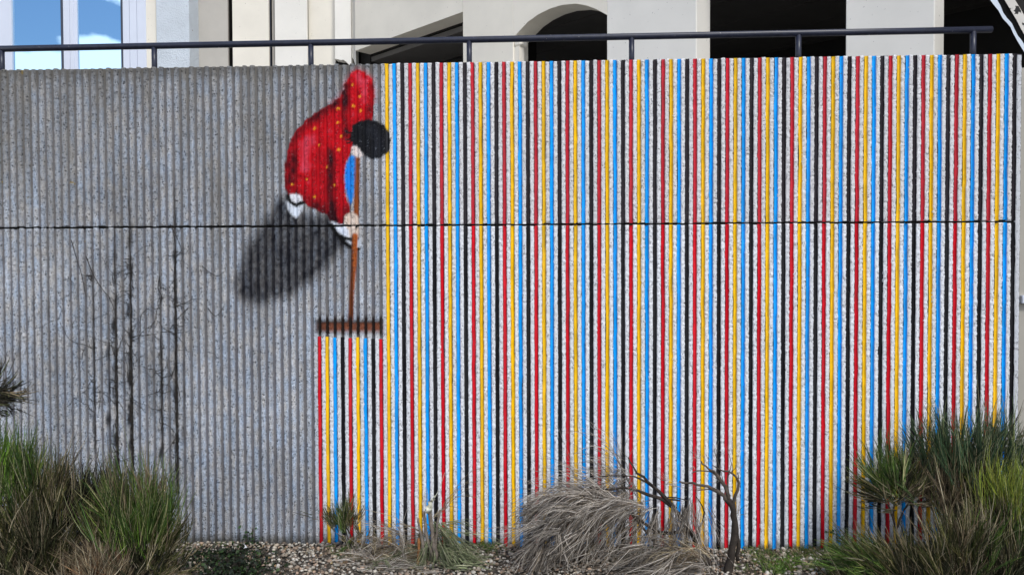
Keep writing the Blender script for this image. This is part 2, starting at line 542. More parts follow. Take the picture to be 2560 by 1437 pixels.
def paint(X, Z, base=None, groove=False):
    """rgba coat at wall coordinates; base: rgba under the figure"""
    px, py = to_px(X, np.full_like(X, YW), Z)
    r = np.zeros(X.shape + (4,)) if base is None else base.copy()

    def lay(c, a):
        a = np.clip(a, 0, 1)[..., None]
        c = np.asarray(c, float)
        if c.ndim == 1:
            c = np.broadcast_to(c, r[..., :3].shape)
        na = a + r[..., 3:] * (1 - a)
        r[..., :3] = np.where(na > 1e-6, (c * a + r[..., :3] * r[..., 3:] * (1 - a)) / np.maximum(na, 1e-6), 0)
        r[..., 3:] = na

    for (sx_, y0, y1, wd, al) in STREAK:
        q = np.abs(px - sx_ - 1.5 * np.sin(py * .045 + sx_)) - wd * (.75 + .25 * np.sin(py * .11 + sx_ * 3))
        if (q < 3).any():
            al_ = al * np.clip((py - y0) / 150, 0, 1) * np.clip((y1 - py) / 50, 0, 1) * (.72 + .28 * np.sin(py * .07 + sx_ * 1.7))
            lay(lin(26, 24, 24), np.clip(.5 - q / 3, 0, 1) * np.clip(al_ * (.85 + .38 * vnoise(px, py, 5, 26, 7)), 0, .92))
    box = (px > 560) & (px < 1000) & (py > 150) & (py < 860)
    if not box.any():
        return r
    wob = 2.0 * vnoise(px, py, 9, 9, 1)
    d = sdist(px, py, SHADOW)
    lay(lin(16, 16, 26), np.clip(.5 - (d + 5 * vnoise(px, py, 16, 40, 2)) / 30, 0, 1) * np.clip((.94 if groove else .80) + .07 * vnoise(px, py, 7, 9, 3) + .05 * vnoise(px, py, 22, 60, 4), 0, 1))
    d = sdist(px, py, ROBE) + wob * .5
    # tone of the robe: bright red field, darker folds, rose light
    tone = np.full(px.shape, 0.0)
    for pts, wd, amt in (([(716, 400), (714, 470), (760, 505), (830, 550)], 22, -.62), ([(724, 358), (765, 303), (850, 250)], 14, -.5),
                         ([(828, 380), (826, 470), (832, 550)], 11, -.85), ([(866, 215), (862, 290), (866, 340)], 9, -.75),
                         ([(930, 215), (926, 270), (920, 300)], 11, -.6), ([(768, 350), (762, 420)], 14, .55),
                         ([(912, 205), (914, 250)], 10, .55), ([(880, 180), (895, 195)], 14, .3), ([(800, 420), (796, 500)], 9, .12),
                         ([(738, 380), (735, 450)], 10, -.5), ([(868, 520), (858, 556)], 10, -.5), ([(780, 300), (840, 262)], 12, -.25)):
        q = dline(px, py, pts)
        tone += amt * np.exp(-(q / wd) ** 2)
    tone += -.08 + .13 * vnoise(px, py, 8, 14, 5) + .10 * vnoise(px, py, 10, 90, 6)
    redc = np.array(lin(206, 4, 26))
    dk = np.array(lin(52, 1, 14))
    pk = np.array(lin(235, 110, 140))
    t = np.clip(tone, -1, 1)[..., None]
    c = np.where(t < 0, redc * (1 + t) + dk * (-t), redc * (1 - t) + pk * t)
    lay(c, .5 - d / 3)
    halo = np.exp(-(np.maximum(d, 0) / 7) ** 2) * .28 * (py < 260)
    lay(lin(200, 70, 90), np.where(d > 0, halo, 0))
    for (sx_, sy_) in SPOTS:
        q = np.hypot((px - sx_) * 1.15, py - sy_) - 3.0
        lay(lin(245, 175, 40), .5 - q / 2.5)
    lay(lin(30, 140, 235), .5 - (sdist(px, py, BLUE) + wob * .3) / 3)
    lay(lin(150, 78, 34), .5 - (dline(px, py, STICK_A) - 6.5) / 3)
    lay(lin(235, 222, 218), .5 - sdist(px, py, NECK) / 3)
    hc = np.array(lin(20, 22, 28)) * (1 + 1.4 * np.exp(-(dline(px, py, [(930, 325), (945, 350), (942, 385)]) / 12) ** 2))[..., None]
    lay(hc, .5 - (sdist(px, py, HEAD) + wob * .6) / 3)
    for q in ([(884, 335), (862, 328)], [(884, 345), (864, 350)], [(884, 352), (868, 358)]):
        lay(lin(20, 22, 28), .5 - (dline(px, py, q) - 2.2) / 2)
    lay(lin(225, 233, 245), .5 - sdist(px, py, SOLE_A) / 5)
    lay(lin(232, 234, 242), .5 - sdist(px, py, SOCK_A) / 3)
    lay(lin(8, 8, 10), .5 - (dline(px, py, [(719, 490), (727, 505), (741, 514), (757, 506)]) - 4.2) / 3)
    lay(lin(225, 232, 245), .5 - sdist(px, py, SOCK_B) / 3)
    lay(lin(220, 228, 240), .5 - sdist(px, py, SOLE_B) / 3)
    lay(lin(222, 205, 192), .5 - sdist(px, py, HAND) / 3)
    lay(lin(8, 8, 10), .5 - (dline(px, py, [(832, 570), (843, 588), (860, 604), (874, 616), (886, 622)]) - 5) / 3)
    lay(lin(8, 8, 10), .5 - (dline(px, py, [(840, 582), (858, 594), (878, 600)]) - 4) / 3)
    lay(lin(8, 8, 10), .5 - (dline(px, py, [(890, 622), (899, 622)]) - 3.5) / 3)
    bc = np.where((px > 884)[..., None], lin(172, 88, 36), lin(110, 55, 26))
    lay(bc, .5 - (dline(px, py, STICK_B) - 7) / 3)
    # rake head: sprayed bar, running darker and longer down the grooves
    ext = 10.0 if groove else 0.0
    q = sdist(px, py, [(790, 800 - ext), (958, 800 - ext), (958, 829 + ext), (790, 829 + ext)])
    br = np.array(lin(36, 24, 21) if groove else lin(128, 74, 52))
    f = np.clip((812 - py) / 10, 0, 1)[..., None] if not groove else np.zeros(px.shape + (1,))
    e = np.exp(-(np.maximum(px - 788, 0) / 22) ** 2)[..., None]
    bcol = br * (1 - f) + np.array(lin(22, 16, 14)) * f
    bcol = bcol * (1 - .75 * e) + np.array(lin(26, 20, 18)) * .75 * e
    lay(bcol, .5 - q / 12)
    return r


def white_coat(i, Z, X):
    """pale emulsion on the ribs of the striped field"""
    r = np.zeros(X.shape + (4,))
    f = np.clip((ZS - Z) / .02, 0, 1)[..., None]             # the upper row was painted thinner and has greyed
    r[..., :3] = (np.array(lin(228, 228, 230)) * (1 - f) + np.array(lin(236, 239, 244)) * f) * (1 + .05 * math.sin(i * 2.1))
    px, py = to_px(X, np.full_like(X, YW), Z)
    if i >= 0:
        a = np.full(X.shape, .93)
    elif i == -1:
        a = np.where(py > 838, .85, .45)
    elif i >= -10:
        a = np.clip((py - 832) / 14, 0, 1) * (.85 if i > -10 else .3)
    else:
        a = np.zeros(X.shape)
    r[..., 3] = a
    return r


def snoise(n, cells, amp, seed):
    """smooth 1-D noise"""
    q = np.random.default_rng(seed)
    k = q.normal(0, 1, int(cells) + 3)
    t = np.linspace(0, cells, n)
    i = t.astype(int)
    f = t - i
    f = f * f * (3 - 2 * f)
    return amp * (k[i] * (1 - f) + k[i + 1] * f)


# ------------------------------------------------------------------ the ribbed retaining wall
I0, I1 = -66, 78
GW, RW, RD = 0.0215, 0.0325, 0.017
wall = thing('retaining_wall', 'long ribbed concrete wall with a mural of a raking figure and coloured stripes', 'wall')


def grid_faces(nr, nc):
    a = np.arange(nr * nc).reshape(nr, nc)
    return np.stack([a[:-1, :-1], a[:-1, 1:], a[1:, 1:], a[1:, :-1]], -1).reshape(-1, 4)


def panel(z0, z1, seed, top):
    # backing slab with the grooves' floor; columns follow the grooves
    xs = []
    for i in range(I0, I1 + 1):
        xs += [i * P - .013, i * P - .004, i * P + .004, i * P + .013]
    xs = np.array([I0 * P - .03] + xs + [I1 * P + .055])
    zs = np.linspace(z0, z1, int((z1 - z0) / .010))
    Zg, Xg = np.meshgrid(zs, xs, indexing='ij')
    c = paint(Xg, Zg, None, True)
    v = np.stack([Xg, np.zeros_like(Xg), Zg], -1).reshape(-1, 3)
    f = grid_faces(len(zs), len(xs))
    b = len(v)
    x0, x1 = xs[0], xs[-1]
    v = np.vstack([v, [(x0, 0, z0), (x1, 0, z0), (x1, .22, z0), (x0, .22, z0), (x0, 0, z1), (x1, 0, z1), (x1, .22, z1), (x0, .22, z1)]])
    f = np.vstack([f, [[b, b + 3, b + 2, b + 1], [b + 4, b + 5, b + 6, b + 7], [b + 1, b + 2, b + 6, b + 5], [b + 2, b + 3, b + 7, b + 6],
                       [b + 3, b, b + 4, b + 7]]])
    cc = np.vstack([c.reshape(-1, 4), np.zeros((8, 4))])
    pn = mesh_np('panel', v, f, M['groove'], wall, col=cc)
    # ribs
    nr = int((z1 - z0) / .0085)
    off = np.array([-RW / 2, -RW / 2 + .0035, -RW * .17, RW * .17, RW / 2 - .0035, RW / 2])
    dep = np.array([0.001, -RD, -RD - .001, -RD - .001, -RD, 0.001])
    for i in range(I0, I1):
        q = np.random.default_rng(seed * 1000 + i + 500)
        zr = np.linspace(z0, z1, nr)
        zr[0] += q.uniform(-.006, .004)
        zr[-1] += q.uniform(-.004, .005) if top else q.uniform(-.005, .005)
        X = (i + .5) * P + off[None, :] + q.normal(0, .0011, (nr, 6))
        Y = dep[None, :] + q.normal(0, .0020, (nr, 6)) * np.array([0, 1, 1, 1, 1, 0])
        Z = np.repeat(zr[:, None], 6, 1)
        Z[1:-1] += q.normal(0, .0022, (nr - 2, 6))
        Y[-1] += np.array([0, .004, .002, .002, .004, 0])
        col = paint(X, Z, white_coat(i, Z, X))
        v = np.stack([X, Y, Z], -1).reshape(-1, 3)
        f = grid_faces(nr, 6)
        k = (nr - 1) * 6
        cap = np.array([[k, k + 1, k + 4, k + 5], [k + 1, k + 2, k + 3, k + 4], [5, 4, 1, 0], [4, 3, 2, 1]])
        mesh_np('rib', v, np.vstack([f, cap]), M['rib'], pn, col=col.reshape(-1, 4))
    # painted stripes lining the grooves
    for i in range(-9, I1 + 1):
        q = np.random.default_rng(seed * 3000 + i + 77)
        za, zb = z0 - .002, z1 + .002
        if i < 0:
            if top:
                continue
            zb = at(i * 19.3 + 975, 841 + (i + 9) * .6, 0)[2] + q.uniform(-.004, .004)
        n = int((zb - za) / .011)
        zr = np.linspace(za, zb, n)
        cx = i * P + snoise(n, n / 14, .0013, seed * 77 + i + 90)
        e1 = .0001 + np.abs(snoise(n, n / 6, .0013, seed * 31 + i + 400)) + np.maximum(0, q.normal(-.0035, .002, n))
        e2 = .0001 + np.abs(snoise(n, n / 6, .0013, seed * 57 + i + 900)) + np.maximum(0, q.normal(-.0035, .002, n))
        hw = GW / 2
        X = np.stack([cx - hw - e1, cx - hw + .0005, cx - hw + .005, cx, cx + hw - .005, cx + hw - .0005, cx + hw + e2], 1)
        Y = np.tile([-RD - .0020, -.0115, -.0085, -.0075, -.0085, -.0115, -RD - .0020], (n, 1)) + q.normal(0, .0004, (n, 7))
        Z = np.repeat(zr[:, None], 7, 1)
        base = np.ones((n, 7, 4))
        cc = np.array(STRIPE[i % 4]) * q.uniform(.92, 1.08)
        if i % 4 in (2, 3) and top:                        # upper row has faded in the weather
            cc = cc * .72 + np.array(lin(150, 120, 140)) * (.10 if i % 4 == 3 else .045) + (.16 * cc if i % 4 == 3 else 0)
        base[..., :3] = cc * (1 + snoise(n, n / 16, .05, i + 1200 + seed)[:, None, None])
        col = paint(X, Z, base) if -1 <= i <= 1 else base
        v = np.stack([X, Y, Z], -1).reshape(-1, 3)
        k = (n - 1) * 7
        o = mesh_np('paint_stripe', v, grid_faces(n, 7), M['stripe'], pn, col=col.reshape(-1, 4), smooth=True)
    return pn


up = panel(ZS + .0075, ZT, 1, True)
lo = panel(-.12, ZS - .0075, 2, False)
mb = MB().box(I0 * P, I1 * P + .05, .018, .21, ZS - .0075, ZS + .0075)
mb.build('joint', M['joint'], wall)
# plain plastered end of the wall, right
zr = np.linspace(-.12, ZT - .01, 330)
xe = np.array([.0135, .0145, .024, .036, .046, .047])
X = I1 * P + xe[None] + rng.normal(0, .0012, (330, 6)) * np.array([0, 1, 1, 1, .6, .3])
Y = np.tile([.0, -.014, -.015, -.014, -.012, .0], (330, 1)) + rng.normal(0, .0012, (330, 6))
Zs = np.repeat(zr[:, None], 6, 1)
cw = np.ones((330, 6, 4))
cw[..., :3] = lin(214, 217, 222)
cw[..., 3] = .85
mesh_np('end_strip', np.stack([X, Y, Zs], -1).reshape(-1, 3), grid_faces(330, 6), M['rib'], wall, col=cw.reshape(-1, 4))
MB().box(I0 * P - 2.4, I0 * P - .032, -.012, .22, -.12, ZT).build('panel', M['shade_wall'], wall)       # plain panel beyond the frame
# crumbs of mortar hanging in the joint: irregular lumps that break the line
mb = MB()
for k in range(150):
    x = rng.uniform(I0 * P, I1 * P)
    z = ZS + rng.choice([-1, 1]) * .0075 + rng.normal(0, .0015)
    s = rng.uniform(.003, .008)
    mb.prism([(x - s, -.016, z - s * .5), (x + s, -.016, z - s * .3), (x + s * .6, -.016, z + s * .5), (x - s * .5, -.016, z + s * .4)], (0, .02, 0))
tag(mb.build('mortar_crumbs', M['joint'], wall), kind='stuff')

# ------------------------------------------------------------------ handrail on the wall
YR = 0.11
rail = thing('handrail', 'dark navy tubular handrail on short posts along the wall top', 'railing')
pa, pb = at(-160, 126, YR), at(2479, 74.5, YR)
MB().tube([pa + (pb - pa) * t for t in np.linspace(0, 1, 9)], .0225, 20).build('top_tube', M['rail'], rail, smooth=True)
for x in (4, 385.5, 777, 1173, 1579, 1996, 2433):
    yy = 123 + (74.5 - 123) * x / 2479
    p = at(x, yy, YR)
    b = at(x, 170, YR)
    MB().tube([(p[0], YR, ZT - .05), (p[0], YR, p[2] - .012)], .0195, 16).build('post', M['rail'], rail, smooth=True)

# ------------------------------------------------------------------ ground
def struct(o):
    return tag(o, kind='structure')


gv = [(-60, -60, 0), (60, -60, 0), (60, 60, 0), (-60, 60, 0)]
struct(mesh_np('ground', gv, [[0, 1, 2, 3]], M['soil']))
mb = MB().box(I0 * P - 2.4, I1 * P + .055, .222, 16, 3.05, 3.24)
struct(mb.build('terrace_floor', M['terrace']))

# ------------------------------------------------------------------ building behind the wall
TH = math.radians(41.3)
DF = np.array([math.cos(TH), -math.sin(TH), 0.0])
BK = np.array([math.sin(TH), math.cos(TH), 0.0])
c0 = at(865, 160, 7.3)
C0 = np.array([c0[0], c0[1], 0.0])


def on_facade(px, py, t=0.0):
    d = ray(px, py)
    o = C0 + BK * t
    k = ((o - CAM) @ BK) / (d @ BK)
    p = CAM + d * k
    return (p - o) @ DF, p[2]


def FS(s, t, z):
    return C0 + DF * s + BK * t + np.array([0, 0, z])


def fbox(mb, s0, s1, t0, t1, z0, z1):
    return mb.prism([FS(s0, t0, z0), FS(s1, t0, z0), FS(s1, t1, z0), FS(s0, t1, z0)], (0, 0, z1 - z0))


ZF, ZTOP = 3.24, 8.4
bld = thing('apartment_building', 'cream building with arched opening, piers and dark recesses behind the wall', 'building')
sP = [on_facade(x, 130)[0] for x in (890, 1157, 1283, 1517, 1741, 2114, 2336)]
ZL = (on_facade(890, 125)[1] + on_facade(1155, 33)[1]) / 2
sA = sP[0]
TW = 0.30
# piers
for (a, b, mat) in ((sP[1], sP[2], 'cream'), (sP[3], sP[4], 'white_wall'), (sP[5], sP[6], 'white_wall')):
    fbox(MB(), a, b, 0, TW, ZF, ZTOP).build('pier', M[mat], bld, bevel=.008)
# wall above, with the segmental arch over the second opening
fbox(MB(), sA - .02, sP[1], .001, TW, ZL, ZTOP).build('upper_wall', M['cream'], bld)
arc = []
for (x, y) in ((1283, 95), (1300, 76), (1320, 55), (1345, 37), (1375, 22), (1405, 13), (1440, 10), (1465, 14), (1490, 23), (1517, 38)):
    s, z = on_facade(x, y)
    arc.append((s, z))
mb = MB()
pts = [FS(s, 0.0, z) for s, z in arc] + [FS(arc[-1][0], 0.0, ZTOP), FS(arc[0][0], 0.0, ZTOP)]
# split in strips so that the concave outline is filled correctly
for (s1, z1), (s2, z2) in zip(arc[:-1], arc[1:]):
    mb.prism([FS(s1, 0, z1), FS(s2, 0, z2), FS(s2, 0, ZTOP), FS(s1, 0, ZTOP)], BK * TW)
mb.build('arch', M['cream'], bld)
fbox(MB(), arc[0][0], arc[0][0] + .09, .02, .12, ZF, arc[0][1] - .12).build('arch_post', M['cream'], bld)
fbox(MB(), arc[0][0], arc[0][0] + .12, .012, .16, arc[0][1] - .118, arc[0][1] - .03).build('impost', M['cream'], bld, bevel=.02)
fbox(MB(), sP[4], sP[5], 0, TW, ZL + .45, ZTOP).build('upper_wall', M['white_wall'], bld)
fbox(MB(), sP[6], sP[6] + 3.2, 0, TW, ZL + .45, ZTOP).build('upper_wall', M['white_wall'], bld)
# recess: back wall, ceiling boards with open joints, side
SE = sP[6] + 3.2
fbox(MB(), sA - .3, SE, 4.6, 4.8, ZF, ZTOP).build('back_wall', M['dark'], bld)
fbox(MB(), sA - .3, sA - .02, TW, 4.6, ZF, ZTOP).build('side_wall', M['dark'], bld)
fbox(MB(), SE, SE + .3, 0, 4.8, ZF, ZTOP).build('side_wall', M['cream'], bld)
t = TW + .02
k = 0
while t < 4.6:
    w = .82
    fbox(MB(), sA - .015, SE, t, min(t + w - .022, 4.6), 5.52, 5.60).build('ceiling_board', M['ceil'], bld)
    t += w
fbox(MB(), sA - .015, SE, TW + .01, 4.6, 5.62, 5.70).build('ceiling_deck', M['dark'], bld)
fbox(MB(), sP[0] + .3, sP[1] + .2, 1.15, 1.35, 5.05, 5.50).build('beam', M['dark'], bld)
fbox(MB(), sA - .3, SE + .3, -.25, 5.0, ZTOP, ZTOP + .25).build('roof', M['cream'], bld)

# corner pilaster with its broken, ragged foot
YC = 7.25


def xy(px, py, Y):
    p = at(px, py, Y)
    return p[0], p[2]


def wingpanel(x0, x1, Y, dY, mat, name, z0=ZF, z1=ZTOP):
    X0, X1 = at(x0, 80, Y)[0], at(x1, 80, Y)[0]
    return MB().box(X0, X1, Y, Y + dY, z0, z1).build(name, M[mat], bld, bevel=.004)


rag = [(838, 148), (846, 149), (852, 151), (858, 150), (866, 155), (872, 162), (878, 164), (878, 158), (880, 143), (884, 150), (888, 163), (890, 164)]
mb = MB()
for (xa, ya), (xb, yb) in zip(rag[:-1], rag[1:]):
    if xb - xa < .5:
        continue
    Y = YC if xb <= 878 else YC + .06
    p1, p2 = xy(xa, ya, Y), xy(xb, yb, Y)
    mb.prism([(p1[0], Y, p1[1]), (p2[0], Y, p2[1]), (p2[0], Y, ZTOP), (p1[0], Y, ZTOP)], (0, .18, 0))
mb.build('corner_pilaster', M['white_wall'], bld)
wingpanel(838, 892, YC + .26, .2, 'dark', 'pilaster_core')
# left wing: tall render panels with dark slots between them
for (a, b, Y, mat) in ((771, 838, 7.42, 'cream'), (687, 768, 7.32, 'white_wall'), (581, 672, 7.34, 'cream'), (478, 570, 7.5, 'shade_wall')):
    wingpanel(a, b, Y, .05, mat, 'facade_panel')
wingpanel(672, 676, 7.46, .05, 'gasket', 'slot_frame')
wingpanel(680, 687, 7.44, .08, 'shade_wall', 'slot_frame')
wingpanel(391, 473, 7.15, .35, 'rough', 'pilaster')
wingpanel(365, 391, 7.28, .2, 'cream', 'window_reveal')
x0, x1 = at(-900, 80, 7.75)[0], at(915, 80, 7.75)[0]
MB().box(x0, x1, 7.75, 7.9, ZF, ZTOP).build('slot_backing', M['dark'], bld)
wingpanel(-900, -70, 7.28, .3, 'cream', 'wing_wall')
# window with sky in its panes
YG = 7.34
win = bpy.data.objects.new('window', None)
COL.objects.link(win)
win.parent = bld


def wbar(x0, x1, Y, dY, mat, name):
    X0, X1 = at(x0, 80, Y)[0], at(x1, 80, Y)[0]
    return MB().box(X0, X1, Y, Y + dY, ZF, ZTOP).build(name, M[mat], win, bevel=.004)


wbar(-70, 29, 7.30, .1, 'pvc', 'frame')
wbar(324, 342, 7.29, .1, 'pvc', 'frame')
wbar(342.6, 365, 7.27, .12, 'pvc', 'frame')
wbar(158, 174, 7.305, .08, 'pvc', 'sash')
wbar(174.6, 184, 7.30, .08, 'pvc', 'sash')
wbar(184.5, 193, 7.312, .08, 'pvc', 'sash')
wbar(307, 323.3, 7.305, .08, 'pvc', 'sash')
for a, b in ((29, 31), (152, 158), (302, 307)):
    wbar(a, b, 7.325, .05, 'gasket', 'gasket')
for a, b in ((31, 152), (193, 302)):
    X0, X1 = at(a, 80, YG)[0], at(b, 80, YG)[0]
    MB().box(X0, X1, YG, YG + .02, ZF, ZTOP).build('pane', M['glass'], win)

# ------------------------------------------------------------------ staircase edge, upper right
st = thing('outdoor_staircase', 'slanting stair flank with pale blue edge and black stained band at upper right', 'staircase')
YS = 0.95
e_l = [(2455, -40), (2475, 0), (2483, 11), (2496, 27), (2507, 47), (2517, 57), (2526, 68), (2533, 84), (2544, 104), (2560, 130), (2590, 175)]
e_r = [(2474, -40), (2492, 0), (2499, 12), (2506, 30), (2516, 44), (2528, 57), (2534, 70), (2543, 88), (2553, 100), (2562, 115), (2600, 170)]
f_r = [(2490, -40), (2508, -5), (2520, 15), (2530, 32), (2541, 50), (2552, 72), (2560, 86), (2570, 100), (2580, 118), (2592, 138), (2622, 182)]
h_r = [(2515, -40), (2536, 0), (2545, 14), (2554, 30), (2564, 48), (2574, 66), (2584, 82), (2594, 98), (2604, 114), (2618, 134), (2648, 180)]


def band(la, lb, Y, th, mat, name):
    la, lb = la + [(la[-1][0] + 330, la[-1][1] + 520)], lb + [(lb[-1][0] + 330, lb[-1][1] + 520)]
    mb = MB()
    for i in range(len(la) - 1):
        q = [at(*la[i], Y), at(*lb[i], Y), at(*lb[i + 1], Y), at(*la[i + 1], Y)]
        mb.prism(q, BK * th)
    return mb.build(name, M[mat], st)


band(e_l, e_r, YS, .30, 'bluewhite', 'coping')
band(e_r, f_r, YS + .03, .26, 'dark', 'gap_band')
band(f_r, h_r, YS - .01, .32, 'stainy', 'stringer')
hh = [(x + 70, y) for x, y in h_r]
band(h_r, hh, YS + .06, .2, 'dark', 'underside')

nb = MB().box(I1 * P + .30, I1 * P + 4.5, .45, .75, 0, 3.43).build('side_wall', M['farwall'], None)
tag(nb, 'plain beige rendered wall past the right end of the striped wall', 'wall')
nb.name = 'garden_wall'
bx = at(2549, 738, .44)
bb = MB().box(bx[0], bx[0] + .09, .41, .448, bx[2] - .06, bx[2])
tag(bb.build('junction_box', M['pvc'], None, bevel=.004), 'small pale box fixed to the beige wall at right edge', 'box')

# ------------------------------------------------------------------ plants
def unit(v):
    return v / (np.linalg.norm(v, axis=-1, keepdims=True) + 1e-9)


class Strands:
    def __init__(self):
        self.p, self.r, self.c = [], [], []

    def add(self, paths, rad, col):
        """paths N,K,3 ; rad N,K ; col N,3 (root-to-tip colour K optional)"""
        K = 5
        N, k, _ = paths.shape
        if k != K:
            raise ValueError
        if col.ndim == 2:
            col = np.repeat(col[:, None], K, 1)
        self.p.append(paths)
        self.r.append(rad)
        self.c.append(col)

    def build(self, name, parent, mat='plant'):
        p, r, c = np.concatenate(self.p), np.concatenate(self.r), np.concatenate(self.c)
        N, K, _ = p.shape
        t = np.empty_like(p)
        t[:, 1:-1] = p[:, 2:] - p[:, :-2]
        t[:, 0] = p[:, 1] - p[:, 0]
        t[:, -1] = p[:, -1] - p[:, -2]
        t = unit(t)
        ref = unit(rng.normal(0, 1, (N, 1, 3)))
        a = unit(np.cross(t, ref))
        b = np.cross(t, a)
        vs = []
        for k in range(3):
            w = 2 * math.pi * k / 3
            vs.append(p + r[..., None] * (math.cos(w) * a + math.sin(w) * b))
        v = np.stack(vs, 2)                                  # N,K,3,3
        idx = np.arange(N * K * 3).reshape(N, K, 3)
        fs = []
        for k in range(3):
            k2 = (k + 1) % 3
            fs.append(np.stack([idx[:, :-1, k], idx[:, :-1, k2], idx[:, 1:, k2], idx[:, 1:, k]], -1).reshape(-1, 4))
        col = np.repeat(c[:, :, None], 3, 2).reshape(-1, 3)
        return mesh_np(name, v.reshape(-1, 3), np.vstack(fs), M[mat], parent, smooth=True, col=col)


PAL = {
    'black': ([(.020, .021, .013), (.032, .032, .018), (.05, .045, .028), (.12, .10, .07)], [.45, .28, .18, .09]),
    'pale': ([(.24, .27, .12), (.30, .30, .17), (.20, .24, .09)], [.4, .3, .3]),
    'green': ([(0.0848, 0.153, 0.0249), (0.0567, 0.113, 0.0249), (0.125, 0.176, 0.034), (0.0397, 0.0738, 0.0204), (0.295, 0.284, 0.136)], [.27, .27, .18, .16, .12]),
    'bright': ([(0.125, 0.249, 0.0249), (0.0907, 0.193, 0.0249), (0.171, 0.249, 0.0454), (0.0454, 0.0794, 0.0227), (0.307, 0.307, 0.136)], [.33, .27, .18, .13, .09]),
    'olive': ([(0.0966, 0.108, 0.0295), (0.0624, 0.0703, 0.0249), (0.159, 0.142, 0.0567), (0.307, 0.261, 0.159), (0.034, 0.0375, 0.0181)], [.26, .24, .18, .15, .17]),
    'dark': ([(0.034, 0.0386, 0.0181), (0.051, 0.051, 0.0249), (0.0738, 0.0703, 0.034), (0.227, 0.193, 0.125)], [.45, .26, .18, .11]),
    'teal': ([(0.051, 0.0966, 0.0454), (0.068, 0.119, 0.051), (0.0397, 0.068, 0.0363), (0.193, 0.204, 0.113)], [.33, .27, .22, .18]),
    'brown': ([(0.216, 0.169, 0.101), (0.149, 0.115, 0.0702), (0.297, 0.243, 0.149), (0.0945, 0.081, 0.0405), (0.101, 0.115, 0.0378)], [.28, .27, .2, .12, .13]),
    'straw': ([(.30, .245, .155), (.22, .165, .10), (.38, .33, .23), (.14, .10, .065)], [.35, .3, .2, .15]),
    'rust': ([(.22, .12, .06), (.28, .20, .12), (.15, .085, .05)], [.4, .35, .25]),
    'yellow': ([(0.297, 0.351, 0.0473), (0.378, 0.392, 0.081), (0.189, 0.27, 0.0473), (0.121, 0.176, 0.0405)], [.35, .25, .25, .15]),
    'dead': ([(.36, .32, .275), (.25, .218, .18), (.50, .46, .405), (.10, .082, .065), (.18, .145, .10)], [.3, .24, .22, .13, .11]),
    'greygreen': ([(.20, .23, .12), (.14, .175, .085), (.28, .28, .18), (.08, .09, .05)], [.32, .32, .2, .16]),
}


def colours(pal, n):
    c, w = PAL[pal]
    c = np.array(c)
    w = np.array(w) / sum(w)
    return c[rng.choice(len(c), n, p=w)] * rng.uniform(.6, 1.45, (n, 1))


MPP = 1.0 / FPX


def brush(S, px, py, Y, ang, Lpx, cone, n, pal, curve=.12, rad=.0025, spread=15, depth=.10, droop=0.0, stiff=.10, clump=7):
    """sprays of thin stems from one node, in sub-clumps; ang degrees clockwise from up in the plane of the wall"""
    o = at(px, py, Y)
    m = (Y + CD) * MPP
    n = max(int(n * .95), 3)
    nc = max(1, n // clump)
    ci = rng.integers(0, nc, n)
    a0 = math.radians(ang)
    cs = math.radians(cone)
    cu = rng.normal(0, cs * .62, nc)
    cw = rng.normal(0, cs * .62, nc)
    # clumps sit along the branchlets, some higher than others
    rise = np.abs(rng.normal(0, .20, nc)) * Lpx * m
    co = np.stack([rng.normal(0, spread * 1.4 * m, nc), rng.normal(0, depth * .5, nc), rng.normal(0, spread * m, nc)], -1)
    clen = rng.uniform(.55, 1.05, nc)
    cbri = rng.uniform(.4, 1.45, nc)
    a = a0
    base = np.array([math.sin(a), 0, math.cos(a)])
    side = np.array([math.cos(a), 0, -math.sin(a)])
    u = np.clip(cu[ci] + rng.normal(0, math.radians(8), n), -1.3, 1.3)
    w = np.clip(cw[ci] + rng.normal(0, math.radians(8), n), -1.0, 1.0)
    d = unit(base + np.tan(u)[:, None] * side + np.tan(w)[:, None] * np.array([0, 1.0, 0]))
    ax = unit(base + np.tan(np.clip(cu, -1.3, 1.3))[:, None] * side + np.tan(np.clip(cw, -1, 1))[:, None] * np.array([0, 1.0, 0]))
    st_ = o + co[ci] + ax[ci] * (rise[ci] * .6 + rng.uniform(0, .42, n) * Lpx * m * clen[ci])[:, None] + rng.normal(0, .007, (n, 3))
    L = (Lpx * m * clen[ci] - rise[ci] * .5) * rng.uniform(.34, .70, n) * (1 - .2 * np.abs(u) / max(cs, .02)).clip(.4, 1)
    L = np.maximum(L, .03)
    t = np.linspace(0, 1, 5)
    bend = rng.normal(0, stiff, (n, 3)) + rng.normal(0, stiff * .8, (nc, 3))[ci]
    up = np.array([0, 0, 1.0])
    path = st_[:, None] + d[:, None] * (L[:, None] * t)[..., None]
    path = path + (L[:, None] * t ** 2)[..., None] * bend[:, None] + up * ((curve - droop) * L[:, None] * t ** 2)[..., None]
    path[..., 1] = np.minimum(path[..., 1], -.03)
    path[..., 2] = np.maximum(path[..., 2], .004 + rng.uniform(0, .03, (n, 1)))
    r = rad * rng.uniform(.6, 1.3, (n, 1)) * np.array([1.0, .95, .85, .65, .28])
    c = (colours(pal, n) * cbri[ci][:, None])[:, None] * np.ones((1, 5, 1))
    S.add(path, r, c)
    # a few long pale outer stems stand clear of the spray
    k = rng.random(n) < .07
    if k.sum() > 2:
        p2 = path[k] + (path[k] - path[k][:, :1]) * rng.uniform(.15, .5, (k.sum(), 1, 1))
        p2[..., 1] = np.minimum(p2[..., 1] - .02, -.03)
        p2[..., 2] = np.maximum(p2[..., 2], .02)
        S.add(p2, r[k] * .8, colours('straw' if pal in ('olive', 'dark', 'brown', 'straw', 'rust') else 'pale', int(k.sum())))


